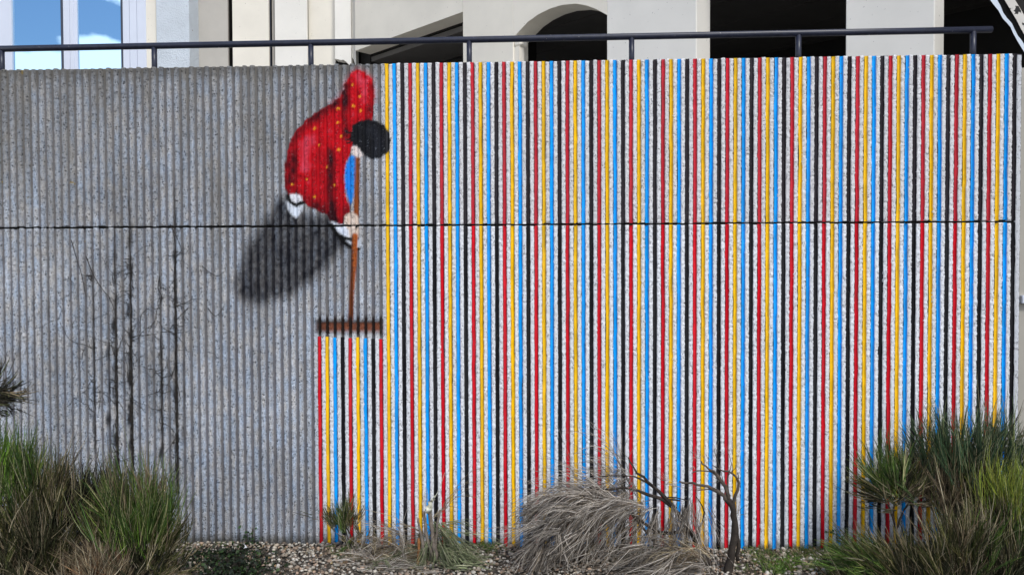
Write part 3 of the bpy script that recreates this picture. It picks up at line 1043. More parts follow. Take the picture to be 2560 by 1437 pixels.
def hang(S, starts, ang, angsd, Lpx, n, pal, grav=.9, rad=.0021, Y=-.35, depth=.16, clump=10):
    """dry sprays that leave along ang and bend down under their own weight; starts: polyline in picture units"""
    pts = np.array(starts, float)
    nc = max(1, n // clump)
    ci = rng.integers(0, nc, n)
    seg = rng.uniform(0, len(pts) - 1.001, nc)
    i = seg.astype(int)
    q = pts[i] + (pts[i + 1] - pts[i]) * (seg - i)[:, None]
    Ys = Y + rng.normal(0, depth * .5, nc)
    cst = np.array([at(a[0] + rng.normal(0, 12), a[1] + rng.normal(0, 9), yy) for a, yy in zip(q, Ys)])
    ca = rng.normal(ang, angsd, nc)
    cb = rng.uniform(.5, 1.5, nc)
    cg = rng.uniform(.5, 1.4, nc)
    cl = rng.uniform(.55, 1.05, nc)
    cy = rng.normal(0, .22, nc)
    m = MPP * (Y + CD)
    a = np.radians(ca[ci] + rng.normal(0, 9, n))
    d = unit(np.stack([np.sin(a), cy[ci] + rng.normal(0, .12, n), np.cos(a)], -1))
    L = Lpx * m * cl[ci] * rng.uniform(.5, 1.12, n)
    # stems leave the branchlet one after the other
    ac = np.radians(ca[ci])
    along = np.stack([np.sin(ac), cy[ci], np.cos(ac)], -1)
    st_ = cst[ci] + along * (rng.uniform(0, .45, n) * L)[:, None] + rng.normal(0, .008, (n, 3))
    st_[:, 2] -= .12 * rng.uniform(0, .4, n) * L
    g_ = grav * cg[ci] * rng.uniform(.7, 1.3, n)
    path = [st_]
    cur, dd = st_, d
    wig = rng.normal(0, .17, (n, 4, 3))
    for k in range(4):
        cur = cur + dd * (L / 4)[:, None]
        path.append(cur)
        dd = unit(dd + np.array([0, 0, -1.0]) * (g_ / 4 * 1.3)[:, None] + wig[:, k])
    path = np.stack(path, 1)
    path[..., 1] = np.minimum(path[..., 1], -.03)
    path[..., 2] = np.maximum(path[..., 2], .006 + rng.uniform(0, .04, (n, 1)))
    r = rad * rng.uniform(.6, 1.35, (n, 1)) * np.array([1.0, .95, .85, .7, .35])
    S.add(path, r, colours(pal, n) * cb[ci][:, None])


def branch(mb, pts, Y, r0, r1, n=7):
    """woody limb through picture points (x, y[, dY])"""
    q = [at(p[0], p[1], Y + (p[2] if len(p) > 2 else 0)) for p in pts]
    # resample smoothly
    out = []
    for i in range(len(q) - 1):
        p0, p1, p2, p3 = q[max(i - 1, 0)], q[i], q[i + 1], q[min(i + 2, len(q) - 1)]
        for s in (0, .33, .66):
            out.append(.5 * (2 * p1 + (p2 - p0) * s + (2 * p0 - 5 * p1 + 4 * p2 - p3) * s * s + (3 * p1 - p0 - 3 * p2 + p3) * s ** 3))
    out.append(q[-1])
    out = [o + rng.normal(0, r0 * .22, 3) for o in out]
    rr = np.linspace(r0, r1, len(out)) * rng.uniform(.85, 1.18, len(out))
    mb.tube(out, list(rr), n)


def shrub(name, label, cat, brushes, limbs=(), Y=-.5, bark='bark', group=None):
    root = thing(name, label, cat, group)
    b0 = limbs[0][0][0] if limbs else brushes[0][:2]
    p = at(b0[0], b0[1], Y)
    S = Strands()
    for b in brushes:
        kw = b[6] if len(b) > 6 else {}
        yy = kw.pop('Y', Y)
        brush(S, b[0], b[1], yy, b[2], b[3], b[4], b[5][0], b[5][1], **kw)
    tag(S.build('foliage', root), kind='stuff')
    if limbs:
        mb = MB()
        for pts, r0, r1 in limbs:
            branch(mb, pts, Y, r0, r1)
        mb.build('branch', M[bark], root, smooth=True)
    return root


GB = 'broom shrubs along the foot of the wall'
shrub('broom_shrub', 'tall bright green broom at the far left, reaching highest of the left shrubs', 'shrub', [
    (10, 1262, -4, 225, 16, (620, 'bright')), (62, 1262, 4, 190, 17, (420, 'green')), (120, 1300, 9, 200, 15, (480, 'olive')),
    (135, 1290, 20, 220, 12, (60, 'brown')), (40, 1390, -6, 200, 24, (620, 'olive')), (110, 1400, 10, 190, 26, (520, 'dark')),
    (-20, 1450, 4, 190, 30, (420, 'olive')), (85, 1450, 8, 150, 34, (380, 'dark')), (130, 1430, 14, 140, 26, (320, 'olive')),
    (110, 1440, 0, 90, 60, (240, 'brown')), (20, 1440, 0, 150, 40, (500, 'dark')), (60, 1380, 0, 150, 40, (300, 'dark')), (-10, 1350, 6, 180, 26, (300, 'green'))],
    [([(60, 1560), (50, 1440), (20, 1290)], .016, .006), ([(70, 1540), (100, 1420), (125, 1310)], .014, .005)], Y=-.72, group=GB)
shrub('broom_shrub', 'dark spiky broom head poking in at the left picture edge', 'shrub', [
    (-36, 985, 70, 88, 40, (420, 'black'), dict(curve=.1)), (-38, 975, 25, 80, 30, (180, 'black')), (-38, 1000, 105, 78, 34, (220, 'black'), dict(curve=.02)), (-36, 1000, 88, 95, 40, (110, 'brown'), dict(curve=.02))],
    [([(-120, 1560), (-90, 1250), (-42, 1000)], .016, .007)], Y=-.80, group=GB)
shrub('broom_shrub', 'low blackish green broom squeezed between two greener left shrubs', 'shrub', [
    (215, 1310, -12, 165, 26, (620, 'black')), (265, 1290, 4, 150, 22, (420, 'black')), (180, 1330, -30, 130, 24, (260, 'black')),
    (230, 1390, 0, 130, 45, (320, 'black'))],
    [([(230, 1500), (225, 1400), (220, 1310)], .012, .006)], Y=-.48, group=GB)
shrub('broom_shrub', 'wide fan of green broom with fine grey tips, right of the dark shrub', 'shrub', [
    (330, 1395, -2, 255, 22, (900, 'green')), (275, 1355, -9, 170, 16, (360, 'olive')), (382, 1380, 10, 205, 16, (560, 'green')),
    (310, 1300, -8, 170, 12, (170, 'brown')), (360, 1290, 6, 160, 16, (150, 'brown')), (398, 1400, 22, 160, 16, (240, 'olive')),
    (350, 1440, 0, 170, 34, (420, 'dark')), (400, 1445, 42, 105, 22, (240, 'olive')), (250, 1440, -45, 160, 26, (220, 'straw')),
    (300, 1430, -62, 170, 16, (80, 'straw')), (415, 1450, 58, 95, 16, (60, 'straw'), dict(curve=.02)), (345, 1400, 0, 230, 24, (260, 'bright'))],
    [([(340, 1540), (335, 1450), (330, 1390)], .015, .007)], Y=-.64, group=GB)
shrub('dry_grass', 'rusty straw coloured dry grass clump at the bottom left', 'grass clump', [
    (255, 1475, 2, 150, 28, (420, 'straw')), (270, 1470, -18, 130, 36, (220, 'rust')), (235, 1475, 20, 120, 40, (220, 'straw')),
    (180, 1480, -30, 120, 40, (140, 'straw')), (255, 1465, 0, 100, 26, (220, 'rust'))], Y=-.80)
shrub('broom_tuft', 'small dark green broom tuft before the first red stripe', 'shrub', [
    (862, 1330, -8, 105, 26, (240, 'green'), dict(rad=.0018, spread=7, depth=.05)), (850, 1320, -42, 78, 26, (130, 'dark'), dict(rad=.0018, spread=6, depth=.05)),
    (870, 1325, 14, 92, 20, (150, 'olive'), dict(rad=.0018, spread=6, depth=.05)), (905, 1375, 0, 70, 40, (90, 'brown'), dict(spread=16)),
    (855, 1318, -72, 170, 5, (5, 'brown'), dict(droop=.2, spread=4)), (885, 1395, 10, 50, 60, (120, 'green'), dict(spread=20))],
    [([(892, 1392), (872, 1350), (862, 1320)], .007, .004), ([(872, 1392), (880, 1350), (866, 1318)], .006, .004)], Y=-.16, group=GB)

# stump with torn top, weeping grey-green shoots and orange stick
stp = thing('broken_stump', 'splintered broom stump with pale torn top and drooping grey green shoots', 'stump')
S = Strands()
hang(S, [(1085, 1300), (1115, 1340)], 140, 26, 150, 190, 'greygreen', .7, .0022, Y=-.28, depth=.14)
hang(S, [(1080, 1310), (1070, 1350)], 190, 18, 120, 90, 'greygreen', .3, .0022, Y=-.30, depth=.10)
hang(S, [(1095, 1350), (1150, 1395)], 125, 30, 95, 330, 'greygreen', .8, .0022, Y=-.32, depth=.16)
hang(S, [(1080, 1380), (1130, 1420)], 150, 40, 80, 220, 'greygreen', .8, .0022, Y=-.38, depth=.16)
hang(S, [(1030, 1370), (1080, 1350)], -100, 30, 130, 90, 'straw', .6, .0018, Y=-.26, depth=.12)
hang(S, [(1085, 1270), (1095, 1320)], 60, 40, 120, 26, 'straw', .8, .0013, Y=-.25, depth=.08)
brush(S, 1085, 1285, -.22, 25, 110, 14, 12, 'straw', rad=.0012)
tag(S.build('shoots', stp), kind='stuff')
mb = MB()
for pts, a, b in (([(1090, 1400), (1080, 1330), (1074, 1262)], .013, .010), ([(1062, 1400), (1052, 1340), (1045, 1295)], .010, .005),
                  ([(1080, 1390), (1066, 1330), (1058, 1278)], .010, .006), ([(1088, 1390), (1092, 1330), (1100, 1275)], .009, .005)):
    branch(mb, pts, -.37, a * 1.25, b * 1.35)
mb.build('stem', M['greybark'], stp, smooth=True)
mb = MB()
branch(mb, [(1070, 1276), (1076, 1266), (1080, 1252), (1090, 1236)], -.38, .026, .006)
branch(mb, [(1076, 1262), (1078, 1330), (1076, 1400), (1078, 1450)], -.30, .0035, .002)
branch(mb, [(1080, 1255), (1095, 1228), (1104, 1205), (1112, 1180)], -.25, .0025, .0008)
mb.build('torn_bark', M['tornwood'], stp, smooth=True)
mb = MB()
branch(mb, [(1048, 1345), (1046, 1390), (1040, 1450)], -.36, .010, .011)
mb.build('bare_stick', M['orangewood'], stp, smooth=True)

tg = thing('dry_tangle', 'flat tangle of fine dry twigs lying on gravel left of the stump', 'dead plant')
S = Strands()
hang(S, [(900, 1390), (960, 1370), (1040, 1385)], 90, 60, 110, 150, 'straw', 1.0, .0015, Y=-.30, depth=.2)
hang(S, [(960, 1350), (1050, 1345)], -95, 40, 100, 110, 'dead', 1.1, .0016, Y=-.26, depth=.12)
hang(S, [(880, 1430), (1030, 1430)], 60, 60, 110, 240, 'dead', .8, .0014, Y=-.44, depth=.16)
hang(S, [(930, 1400), (1000, 1420)], 100, 50, 100, 130, 'greygreen', .8, .0015, Y=-.40, depth=.16)
tag(S.build('twigs', tg), kind='stuff')

# big dead bush bent over to the left
db = thing('dead_bush', 'large grey dead broom collapsed to the left with sweeping drooping strands', 'dead shrub')
S = Strands()
YD = -.34
hang(S, [(1530, 1235), (1590, 1243), (1630, 1268)], -98, 24, 215, 436, 'dead', .75, .0020, Y=YD)
hang(S, [(1420, 1235), (1480, 1240), (1530, 1270)], -102, 26, 150, 483, 'dead', .9, .0020, Y=YD - .06)
hang(S, [(1390, 1270), (1450, 1280), (1520, 1300)], -112, 26, 120, 327, 'dead', .8, .0020, Y=YD - .10)
hang(S, [(1370, 1310), (1430, 1320), (1490, 1330)], -124, 24, 130, 405, 'dead', .6, .0020, Y=YD - .08)
hang(S, [(1340, 1275), (1420, 1240)], -112, 30, 75, 257, 'dead', 1.1, .0018, Y=YD + .06)
hang(S, [(1330, 1350), (1400, 1375)], -150, 22, 100, 327, 'dead', .4, .0020, Y=YD - .14)
hang(S, [(1450, 1225), (1540, 1215), (1590, 1225)], -84, 34, 120, 93, 'dead', 1.2, .0016, Y=YD, clump=6)
hang(S, [(1560, 1250), (1600, 1265)], -125, 14, 190, 117, 'dead', .35, .0019, Y=YD)
hang(S, [(1600, 1262), (1680, 1290)], 193, 10, 140, 117, 'dead', .25, .0019, Y=YD)
hang(S, [(1692, 1268), (1712, 1244), (1742, 1250)], 182, 12, 165, 179, 'dead', .25, .0019, Y=YD - .03)
hang(S, [(1610, 1382), (1680, 1366), (1750, 1395)], -115, 20, 140, 405, 'dead', .6, .0020, Y=YD - .12)
hang(S, [(1660, 1430), (1740, 1412), (1780, 1435)], -100, 26, 125, 257, 'dead', .7, .0020, Y=YD - .16)
hang(S, [(1700, 1400), (1775, 1393)], -72, 22, 120, 110, 'straw', 1.0, .0019, Y=YD - .16)
hang(S, [(1590, 1200), (1560, 1165)], -85, 30, 170, 70, 'dead', .6, .0015, Y=YD, clump=3)
hang(S, [(1560, 1175), (1540, 1150)], -62, 40, 110, 34, 'dead', .3, .0013, Y=YD, clump=2)
tag(S.build('strands', db), kind='stuff')
mb = MB()
for pts, a, b in (([(1812, 1470), (1770, 1405), (1725, 1330), (1690, 1272), (1640, 1222), (1592, 1180), (1566, 1140)], .024, .004),
                  ([(1690, 1272), (1655, 1248), (1610, 1232), (1560, 1222), (1480, 1225)], .015, .005),
                  ([(1640, 1222), (1600, 1196), (1560, 1188), (1500, 1190), (1470, 1200)], .007, .002),
                  ([(1720, 1325), (1650, 1330), (1590, 1290), (1545, 1250)], .015, .006),
                  ([(1640, 1360), (1600, 1310), (1570, 1275)], .008, .005),
                  ([(1700, 1250), (1660, 1245), (1690, 1243), (1720, 1252)], .006, .003),
                  ([(1760, 1400), (1745, 1340), (1760, 1280), (1740, 1240)], .008, .003)):
    branch(mb, pts, YD, a, b)
mb.build('branch', M['bark'], db, smooth=True)

dt = thing('dead_sapling', 'bare dark twisted sapling standing right of the collapsed grey bush', 'dead tree')
mb = MB()
for pts, a, b in (([(1812, 1460), (1826, 1390), (1836, 1320), (1832, 1275), (1822, 1248)], .028, .018),
                  ([(1845, 1400), (1846, 1350), (1838, 1310), (1832, 1275)], .012, .010),):
    branch(mb, pts, -.42, a, b, 9)
mb.build('trunk', M['bark'], dt, smooth=True)
mb = MB()
for pts, a, b in (([(1822, 1250), (1800, 1232), (1770, 1215), (1730, 1207), (1698, 1204)], .016, .005),
                  ([(1822, 1250), (1812, 1215), (1790, 1185), (1770, 1168), (1752, 1154)], .015, .004),
                  ([(1805, 1205), (1780, 1180), (1745, 1176), (1728, 1182)], .006, .0025),
                  ([(1830, 1262), (1842, 1225), (1845, 1200), (1826, 1180), (1800, 1172), (1780, 1162)], .011, .003),
                  ([(1844, 1205), (1846, 1192), (1843, 1180)], .005, .002),
                  ([(1824, 1245), (1818, 1200), (1828, 1160), (1820, 1130)], .005, .0012),
                  ([(1800, 1230), (1765, 1222), (1735, 1228)], .006, .002),
                  ([(1820, 1188), (1836, 1172), (1842, 1165)], .003, .001),
                  ([(1812, 1215), (1800, 1170), (1790, 1140), (1786, 1120)], .003, .001)):
    branch(mb, pts, -.42, a, b)
mb.build('limb', M['limbbark'], dt, smooth=True)
S = Strands()
for x, y, a in ((1745, 1177, -70), (1754, 1156, -40), (1700, 1204, -90), (1826, 1140, 5), (1782, 1163, -60), (1790, 1145, -10), (1735, 1228, -100),
                (1842, 1180, 20), (1770, 1216, -120), (1805, 1205, -30), (1838, 1290, 40)):
    brush(S, x, y, -.42, a, 55, 34, 11, 'dead', rad=.0013, spread=3, depth=.03, curve=.05, stiff=.25, clump=3)
tag(S.build('twigs', dt), kind='stuff')

lg = MB()
branch(lg, [(1478, 1364), (1520, 1372), (1575, 1392)], -.20, .012, .014)
branch(lg, [(1500, 1366), (1550, 1368), (1590, 1372)], -.14, .007, .006)
tag(lg.build('fallen_branch', M['bark'], None, smooth=True), 'short dark fallen branch on gravel under the grey dead bush', 'branch')

shrub('broom_shrub', 'round broom on a bare forked stem before the right stripes', 'shrub', [
    (2213, 1247, -82, 78, 13, (150, 'dark'), dict(curve=.06, spread=12, depth=.09)),
    (2220, 1244, -62, 104, 13, (190, 'olive'), dict(curve=.06, spread=12, depth=.09)),
    (2226, 1242, -42, 128, 13, (210, 'green'), dict(curve=.06, spread=12, depth=.09)),
    (2232, 1240, -24, 146, 13, (230, 'green'), dict(curve=.06, spread=12, depth=.09)),
    (2238, 1237, -6, 150, 13, (240, 'green'), dict(curve=.06, spread=12, depth=.09)),
    (2244, 1238, 14, 146, 13, (220, 'olive'), dict(curve=.06, spread=12, depth=.09)),
    (2250, 1241, 34, 126, 13, (200, 'olive'), dict(curve=.06, spread=12, depth=.09)),
    (2257, 1243, 56, 104, 13, (170, 'brown'), dict(curve=.06, spread=12, depth=.09)),
    (2264, 1246, 78, 86, 13, (120, 'dark'), dict(curve=.06, spread=12, depth=.09)),
    (2240, 1246, 0, 90, 55, (260, 'dark'), dict(curve=.03, spread=22, depth=.12))],
    [([(2246, 1400), (2240, 1330), (2228, 1280), (2212, 1248)], .009, .005), ([(2240, 1325), (2255, 1285), (2272, 1255), (2285, 1240)], .007, .004),
     ([(2236, 1310), (2234, 1270), (2238, 1235)], .006, .004)], Y=-.34, group=GB)
shrub('broom_shrub', 'tallest right hand broom with blue green tips against the last stripes', 'shrub', [
    (2395, 1215, -2, 200, 16, (480, 'teal')), (2350, 1200, -16, 175, 14, (280, 'teal')), (2450, 1205, 9, 195, 15, (420, 'teal')),
    (2500, 1215, 12, 200, 14, (260, 'teal')), (2370, 1290, -10, 190, 22, (520, 'brown')), (2430, 1300, 4, 190, 24, (520, 'olive')),
    (2400, 1330, 0, 170, 32, (420, 'dark')), (2470, 1300, 12, 160, 22, (320, 'olive')), (2500, 1190, 22, 170, 10, (40, 'brown')),
    (2350, 1190, -24, 180, 12, (40, 'dark'))],
    [([(2430, 1520), (2410, 1380), (2395, 1230)], .013, .006), ([(2430, 1480), (2445, 1350), (2452, 1220)], .012, .005)], Y=-.36, group=GB)
shrub('broom_shrub', 'yellow green broom at the right picture edge', 'shrub', [
    (2515, 1320, 0, 190, 15, (420, 'yellow')), (2550, 1330, 5, 200, 15, (380, 'yellow')), (2490, 1400, -6, 200, 20, (420, 'olive')),
    (2530, 1400, 0, 190, 24, (420, 'green')), (2470, 1350, -22, 120, 22, (160, 'straw')), (2560, 1440, 0, 160, 30, (300, 'dark'))],
    [([(2540, 1540), (2525, 1420), (2518, 1330)], .012, .006)], Y=-.56, group=GB)
shrub('broom_shrub', 'untidy olive broom mass at the bottom right', 'shrub', [
    (2390, 1430, -8, 165, 26, (620, 'olive')), (2340, 1450, -28, 130, 24, (420, 'olive')), (2450, 1440, 6, 170, 26, (520, 'green')),
    (2400, 1470, 0, 150, 36, (420, 'dark')), (2420, 1420, 0, 190, 20, (130, 'straw')), (2480, 1470, 12, 150, 30, (320, 'dark')), (2540, 1470, 0, 170, 34, (420, 'dark')), (2430, 1400, 0, 140, 40, (300, 'dark')),
    (2370, 1440, -10, 165, 22, (90, 'straw')), (2300, 1470, -10, 120, 36, (300, 'dark'))],
    [([(2400, 1560), (2395, 1480), (2390, 1430)], .012, .006)], Y=-.66, group=GB)
shrub('broom_shrub', 'low dark green broom sprawling to the left over the ground', 'shrub', [
    (2215, 1440, -55, 165, 18, (480, 'green'), dict(curve=.02)), (2160, 1430, -68, 130, 18, (380, 'green'), dict(curve=-.05)),
    (2250, 1445, -40, 165, 20, (480, 'olive'), dict(curve=.02)), (2290, 1450, -20, 120, 34, (320, 'dark')), (2200, 1460, -30, 110, 40, (420, 'dark')),
    (2230, 1420, -62, 190, 10, (50, 'straw'), dict(curve=-.1)), (2130, 1455, -40, 100, 40, (300, 'dark')), (2280, 1440, 10, 120, 30, (240, 'olive'))],
    [([(2300, 1500), (2240, 1450), (2190, 1420)], .009, .004)], Y=-.54, group=GB)


# leaves: small folded blades
def leaves(n, cx, cy, sx, sy, Y, dY, size, cols, up=.5, zmin=.01, pts=None):
    V, F, Cc = [], [], []
    for k in range(n):
        o = pts[k].copy() if pts is not None else at(rng.normal(cx, sx), rng.normal(cy, sy), Y + rng.normal(0, dY))
        o[2] = max(o[2], zmin)
        d = unit(np.array([rng.normal(), rng.normal(), rng.normal() * .6 + up]))
        s = unit(np.cross(d, rng.normal(0, 1, 3)))
        nn = np.cross(d, s)
        L = size * rng.uniform(.6, 1.3)
        W = L * rng.uniform(.32, .45)
        b = len(V)
        V += [o, o + d * L * .45 + s * W + nn * L * .1, o + d * L - nn * L * .12, o + d * L * .45 - s * W + nn * L * .1, o + d * L * .5]
        F += [[b, b + 1, b + 4], [b + 1, b + 2, b + 4], [b + 2, b + 3, b + 4], [b + 3, b, b + 4]]
        c = np.array(cols[rng.integers(len(cols))]) * rng.uniform(.7, 1.3)
        Cc += [c] * 5
    return np.array(V), np.array(F), np.array(Cc)


IVY = [(.014, .026, .012), (.02, .035, .014), (.012, .018, .012), (.03, .06, .016), (.025, .02, .015)]
GPT = []
for k in range(1500):
    d = ray(rng.normal(575, 55), rng.uniform(1378, 1450) + abs(rng.normal(0, 6)))
    p = CAM + d * (-CZ / d[2])
    GPT.append(p + np.array([0, 0, rng.uniform(.006, .05)]))
v, f, c = leaves(1500, 0, 0, 0, 0, 0, 0, .028, IVY, .15, pts=GPT)
tag(mesh_np('ivy_mat', v, f, M['plant'], None, col=c), 'dark ivy mat spread over gravel beside the left shrubs', 'ivy', kind='stuff')
v, f, c = leaves(60, 622, 1352, 14, 12, -.07, .02, .026, [(.04, .10, .02), (.03, .07, .02), (.02, .04, .015)], .5)
iv = thing('ivy_sprig', 'small ivy sprig climbing the wall foot beside white litter', 'ivy')
tag(mesh_np('leaf_cluster', v, f, M['plant'], iv, col=c), kind='stuff')
mb = MB()
branch(mb, [(634, 1372), (631, 1345), (632, 1320)], -.05, .004, .005)
mb.build('stem', M['bark'], iv, smooth=True)
v, f, c = leaves(26, 2092, 1332, 10, 12, -.12, .02, .026, [(.07, .14, .05), (.05, .10, .04)], .2)
sp = thing('leafy_sprig', 'little green leafy sprig in front of a yellow stripe, right of centre', 'weed')
tag(mesh_np('leaf_cluster', v, f, M['plant'], sp, col=c), kind='stuff')
mb = MB()
branch(mb, [(2100, 1385), (2094, 1350), (2090, 1318)], -.12, .0025, .0012)
branch(mb, [(2100, 1380), (2112, 1345), (2118, 1310)], -.12, .002, .0008)
mb.build('stem', M['bark'], sp, smooth=True)
v, f, c = leaves(420, 2625, 1150, 32, 22, .25, .07, .045, [(.06, .16, .02), (.045, .12, .02), (.09, .2, .03)], .3)
lb = thing('leafy_shrub', 'fresh green leafy shrub just past the right end of the wall', 'shrub')
tag(mesh_np('foliage', v, f, M['plant'], lb, col=c), kind='stuff')
mb = MB()
branch(mb, [(2625, 1362), (2622, 1260), (2626, 1150)], .25, .012, .006)
mb.build('stem', M['bark'], lb, smooth=True)


# low grass and weeds between the pebbles
def grass(name, areas, label):
    S = Strands()
    for (x0, x1, y0, y1, n, L, pal) in areas:
        kc = max(2, n // 22)
        kk = rng.integers(0, kc, n)
        qx = np.clip(rng.uniform(x0, x1, kc)[kk] + rng.normal(0, 9, n), x0 - 12, x1 + 12)
        qy = np.clip(rng.uniform(y0, y1, kc)[kk] + rng.normal(0, 5, n), y0, y1 + 6)
        st_ = []
        for a, b in zip(qx, qy):
            d = ray(a, b)
            st_.append(CAM + d * (-CZ / d[2]))
        st_ = np.array(st_)
        st_[:, 1] = np.minimum(st_[:, 1], -.02)
        d = unit(np.stack([rng.normal(0, .6, n), rng.normal(0, .5, n), rng.uniform(.4, 1.2, n)], -1))
        LL = L * rng.uniform(.5, 1.3, n)
        t = np.linspace(0, 1, 5)
        p = st_[:, None] + d[:, None] * (LL[:, None] * t)[..., None] - np.array([0, 0, .35]) * (LL[:, None] * t ** 2)[..., None]
        p[..., 1] = np.minimum(p[..., 1], -.02)
        p[..., 2] = np.maximum(p[..., 2], .003)
        S.add(p, .0017 * rng.uniform(.7, 1.3, (n, 1)) * np.array([1, 1, .85, .6, .2]), colours(pal, n))
    o = S.build(name, None)
    tag(o, label, 'grass', kind='stuff')


grass('grass', [(1850, 2080, 1372, 1440, 900, .07, 'green'), (1860, 2120, 1380, 1440, 420, .085, 'olive'), (1900, 2000, 1400, 1440, 260, .09, 'bright'), (1195, 1260, 1340, 1385, 220, .08, 'green'),
                (1500, 1620, 1380, 1425, 260, .05, 'green'), (840, 900, 1378, 1400, 90, .05, 'green'), (1640, 1700, 1350, 1375, 60, .06, 'green'),
                (480, 680, 1385, 1440, 160, .05, 'dark'), (900, 1190, 1365, 1440, 260, .06, 'straw'), (700, 860, 1370, 1400, 40, .05, 'straw'),
                (2000, 2140, 1360, 1390, 200, .07, 'green'), (480, 2060, 1358, 1374, 420, .035, 'green'), (1250, 1560, 1366, 1380, 120, .06, 'olive')], 'short green weeds and grass between the pebbles')

# ------------------------------------------------------------------ gravel
phi = (1 + 5 ** .5) / 2
ico = unit(np.array([(-1, phi, 0), (1, phi, 0), (-1, -phi, 0), (1, -phi, 0), (0, -1, phi), (0, 1, phi), (0, -1, -phi), (0, 1, -phi),
                     (phi, 0, -1), (phi, 0, 1), (-phi, 0, -1), (-phi, 0, 1)], float))
icf = np.array([(0, 11, 5), (0, 5, 1), (0, 1, 7), (0, 7, 10), (0, 10, 11), (1, 5, 9), (5, 11, 4), (11, 10, 2), (10, 7, 6), (7, 1, 8),
                (3, 9, 4), (3, 4, 2), (3, 2, 6), (3, 6, 8), (3, 8, 9), (4, 9, 5), (2, 4, 11), (6, 2, 10), (8, 6, 7), (9, 8, 1)])
N = 15500
xy_ = np.stack([rng.uniform(-2.9, 4.9, N), -.02 - rng.uniform(0, 1.0, N) ** 1.15 * 1.05], -1)
sc = rng.uniform(.005, .0125, N) * (1 + .5 * (rng.random(N) < .06))
sh = ico[None] * (1 + rng.normal(0, .14, (N, 12, 1))) * np.stack([sc * rng.uniform(.8, 1.5, N), sc * rng.uniform(.8, 1.3, N), sc * rng.uniform(.5, .9, N)], -1)[:, None]
an = rng.uniform(0, 2 * math.pi, N)
ti = rng.normal(0, .45, N)
x, y, z = sh[..., 0], sh[..., 1], sh[..., 2]
y, z = y * np.cos(ti)[:, None] - z * np.sin(ti)[:, None], y * np.sin(ti)[:, None] + z * np.cos(ti)[:, None]
x, y = x * np.cos(an)[:, None] - y * np.sin(an)[:, None], x * np.sin(an)[:, None] + y * np.cos(an)[:, None]
v = np.stack([x + xy_[:, :1], y + xy_[:, 1:], z + (sc * rng.uniform(.3, 1.6, N))[:, None]], -1)
pal = np.array([(.50, .45, .37), (.42, .35, .27), (.56, .53, .47), (.30, .23, .17), (.46, .33, .24), (.22, .19, .16), (.62, .58, .50)])
c = pal[rng.integers(0, len(pal), N)] * rng.uniform(.45, 1.1, (N, 1))
f = icf[None] + (np.arange(N) * 12)[:, None, None]
tag(mesh_np('gravel', v.reshape(-1, 3), f.reshape(-1, 3), M['plant'], None, smooth=True, col=np.repeat(c, 12, 0)),
    'pale rounded gravel along the foot of the wall', 'gravel', kind='stuff')

# litter
LPT = []
for k in range(320):
    d = ray(rng.uniform(470, 2080), rng.uniform(1366, 1450))
    LPT.append(CAM + d * (-CZ / d[2]) + np.array([0, 0, rng.uniform(.012, .03)]))
v, f, c = leaves(320, 0, 0, 0, 0, 0, 0, .022, [(.16, .09, .045), (.10, .06, .035), (.24, .16, .08), (.05, .04, .03), (.30, .22, .10)], .05, pts=LPT)
tag(mesh_np('leaf_litter', v, f, M['plant'], None, col=c), 'brown fallen leaves scattered over the gravel', 'leaf litter', kind='stuff')
L = [at(596, 1374, -.12), at(606, 1366, -.10), at(610, 1358, -.09), at(614, 1363, -.11), at(618, 1368, -.13), at(607, 1372, -.15)]
mb = MB()
mb.prism([L[0], L[1], L[5]], (0.001, -.002, .003))
mb.prism([L[1], L[2], L[3], L[4], L[5]], (0.001, -.002, .003))
tag(mb.build('paper_scrap', M['paper'], None), 'crumpled white paper scrap on gravel at the wall foot', 'litter')


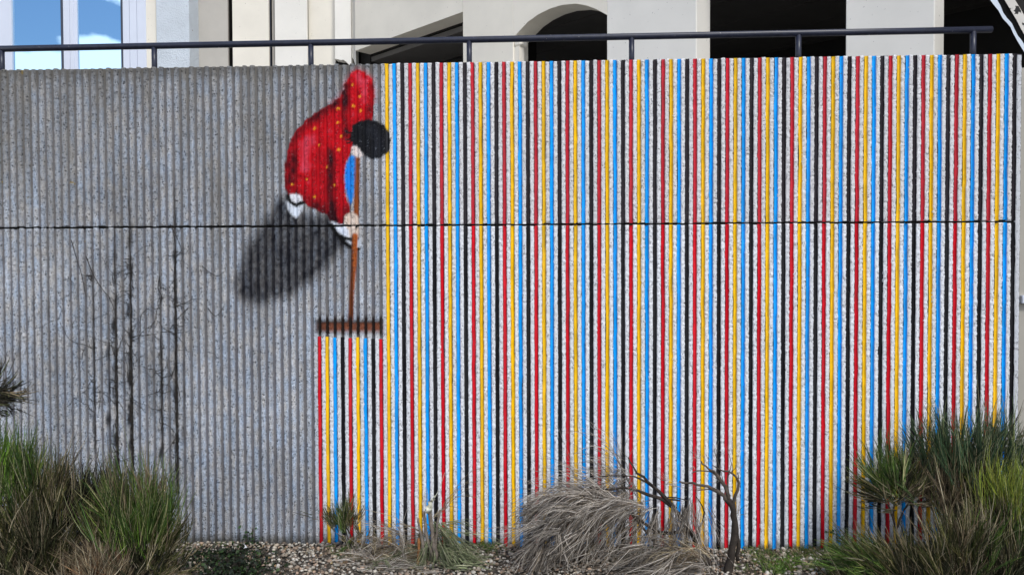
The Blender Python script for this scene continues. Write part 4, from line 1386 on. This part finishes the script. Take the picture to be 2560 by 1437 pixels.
# ------------------------------------------------------------------ dead creepers on the bare concrete
def creeper(label, gi, ytop, ybot, thick, seed, side, ntw):
    """dry creeper climbing groove gi (groove index) with side twigs crossing the ribs"""
    q = np.random.default_rng(seed)
    root = thing('dead_creeper', label, 'climbing plant', 'dead creeper stems on the grey concrete')
    zt, zb = at(330, ytop, 0)[2], at(330, ybot, 0)[2]
    n = int((zt - zb) / .02) + 3
    zs = np.linspace(zb, zt, n)
    mb = MB()
    for k in range(4 if thick > .006 else 2):
        xs = gi * P + snoise(n, n / 5, .006, seed + k * 7) + q.normal(0, .002, n)
        ys = -.006 - .0022 * k + q.normal(0, .002, n)
        m_ = n if k == 0 else int(n * q.uniform(.45, .9))
        rr = thick * .36 * np.linspace(1.0, .35, n) * q.uniform(.6, 1.4, n) * (1 if k == 0 else .65)
        mb.tube([(xs[j], ys[j], zs[j]) for j in range(m_)], list(rr[:m_]), 5)
    mb.build('stem', M['creeper'], root)
    tw = MB()
    for k in range(ntw):
        z = q.uniform(zb + .05, zb + (zt - zb) * .85)
        x = gi * P
        sd_ = side if q.random() < .6 else -side
        L_ = min(.015 + q.exponential(.07), .32)
        pts = [(x, -.014, z)]
        st_ = int(L_ / .012) + 2
        dx, dz = sd_ * q.uniform(.3, 1.0), q.uniform(-.5, 1.0)
        for j in range(st_):
            dx += q.normal(0, .55)
            dz += q.normal(.05, .5)
            nrm = math.hypot(dx, dz) + 1e-6
            pts.append((pts[-1][0] + .012 * dx / nrm, -.021 + q.normal(0, .001), pts[-1][2] + .012 * dz / nrm))
        pts = [p for p in pts if p[2] < zt + .1]
        if len(pts) > 2:
            tw.tube(pts, list(np.linspace(.0024, .0009, len(pts)) * q.uniform(.6, 1.2)), 4)
    tag(tw.build('side_twigs', M['creeper'], root), kind='stuff')


def gidx(px):
    return round(at(px, 800, 0)[0] / P)


creeper('thickest dead creeper stem, filling a groove in the grey concrete', gidx(328), 500, 1180, .0125, 11, 1, 46)
creeper('dark dead creeper stem just left of the thickest one', gidx(289), 560, 1160, .0105, 23, -1, 40)
creeper('long straight dead creeper stem reaching down to the fan of broom', gidx(440), 470, 1230, .0105, 37, -1, 46)
creeper('thin dead creeper stem twisting up left of the other creepers', gidx(235), 600, 1130, .005, 51, -1, 26)
creeper('short thin dead creeper stem between the two thick ones', gidx(405), 640, 1120, .006, 67, 1, 34)
# slanting runner from the thin creeper over to the thick stems
mb = MB()
for pts in ([(215, 640), (235, 690), (260, 728), (272, 742), (285, 770)], [(178, 600), (190, 640), (205, 690), (215, 740)],
            [(400, 690), (395, 720), (405, 745), (392, 775), (385, 805), (355, 830), (345, 850)], [(372, 770), (352, 790), (350, 840), (330, 850)],
            [(425, 560), (445, 600), (460, 640)], [(470, 770), (450, 790), (440, 800)], [(505, 665), (540, 690), (560, 680)],
            [(520, 770), (540, 790), (560, 765)]):
    branch(mb, pts, -.020, .0030, .0014, 5)
for k in range(60):
    x, y = rng.normal(340, 110), rng.normal(800, 170)
    if not (60 < x < 600 and 590 < y < 1120):
        continue
    pts = [(x, y)]
    dx, dy = rng.normal(0, 1), rng.normal(-.5, 1)
    for j in range(rng.integers(3, 8)):
        dx += rng.normal(0, .8)
        dy += rng.normal(-.1, .8)
        nr_ = math.hypot(dx, dy) + .1
        pts.append((pts[-1][0] + 9 * dx / nr_, pts[-1][1] + 9 * dy / nr_))
    branch(mb, pts, -.0200, .0016, .0007, 4)
tag(mb.build('creeper_runner', M['creeper'], None), 'dry runner twigs slanting across the ribs between the creepers', 'climbing plant', kind='stuff')
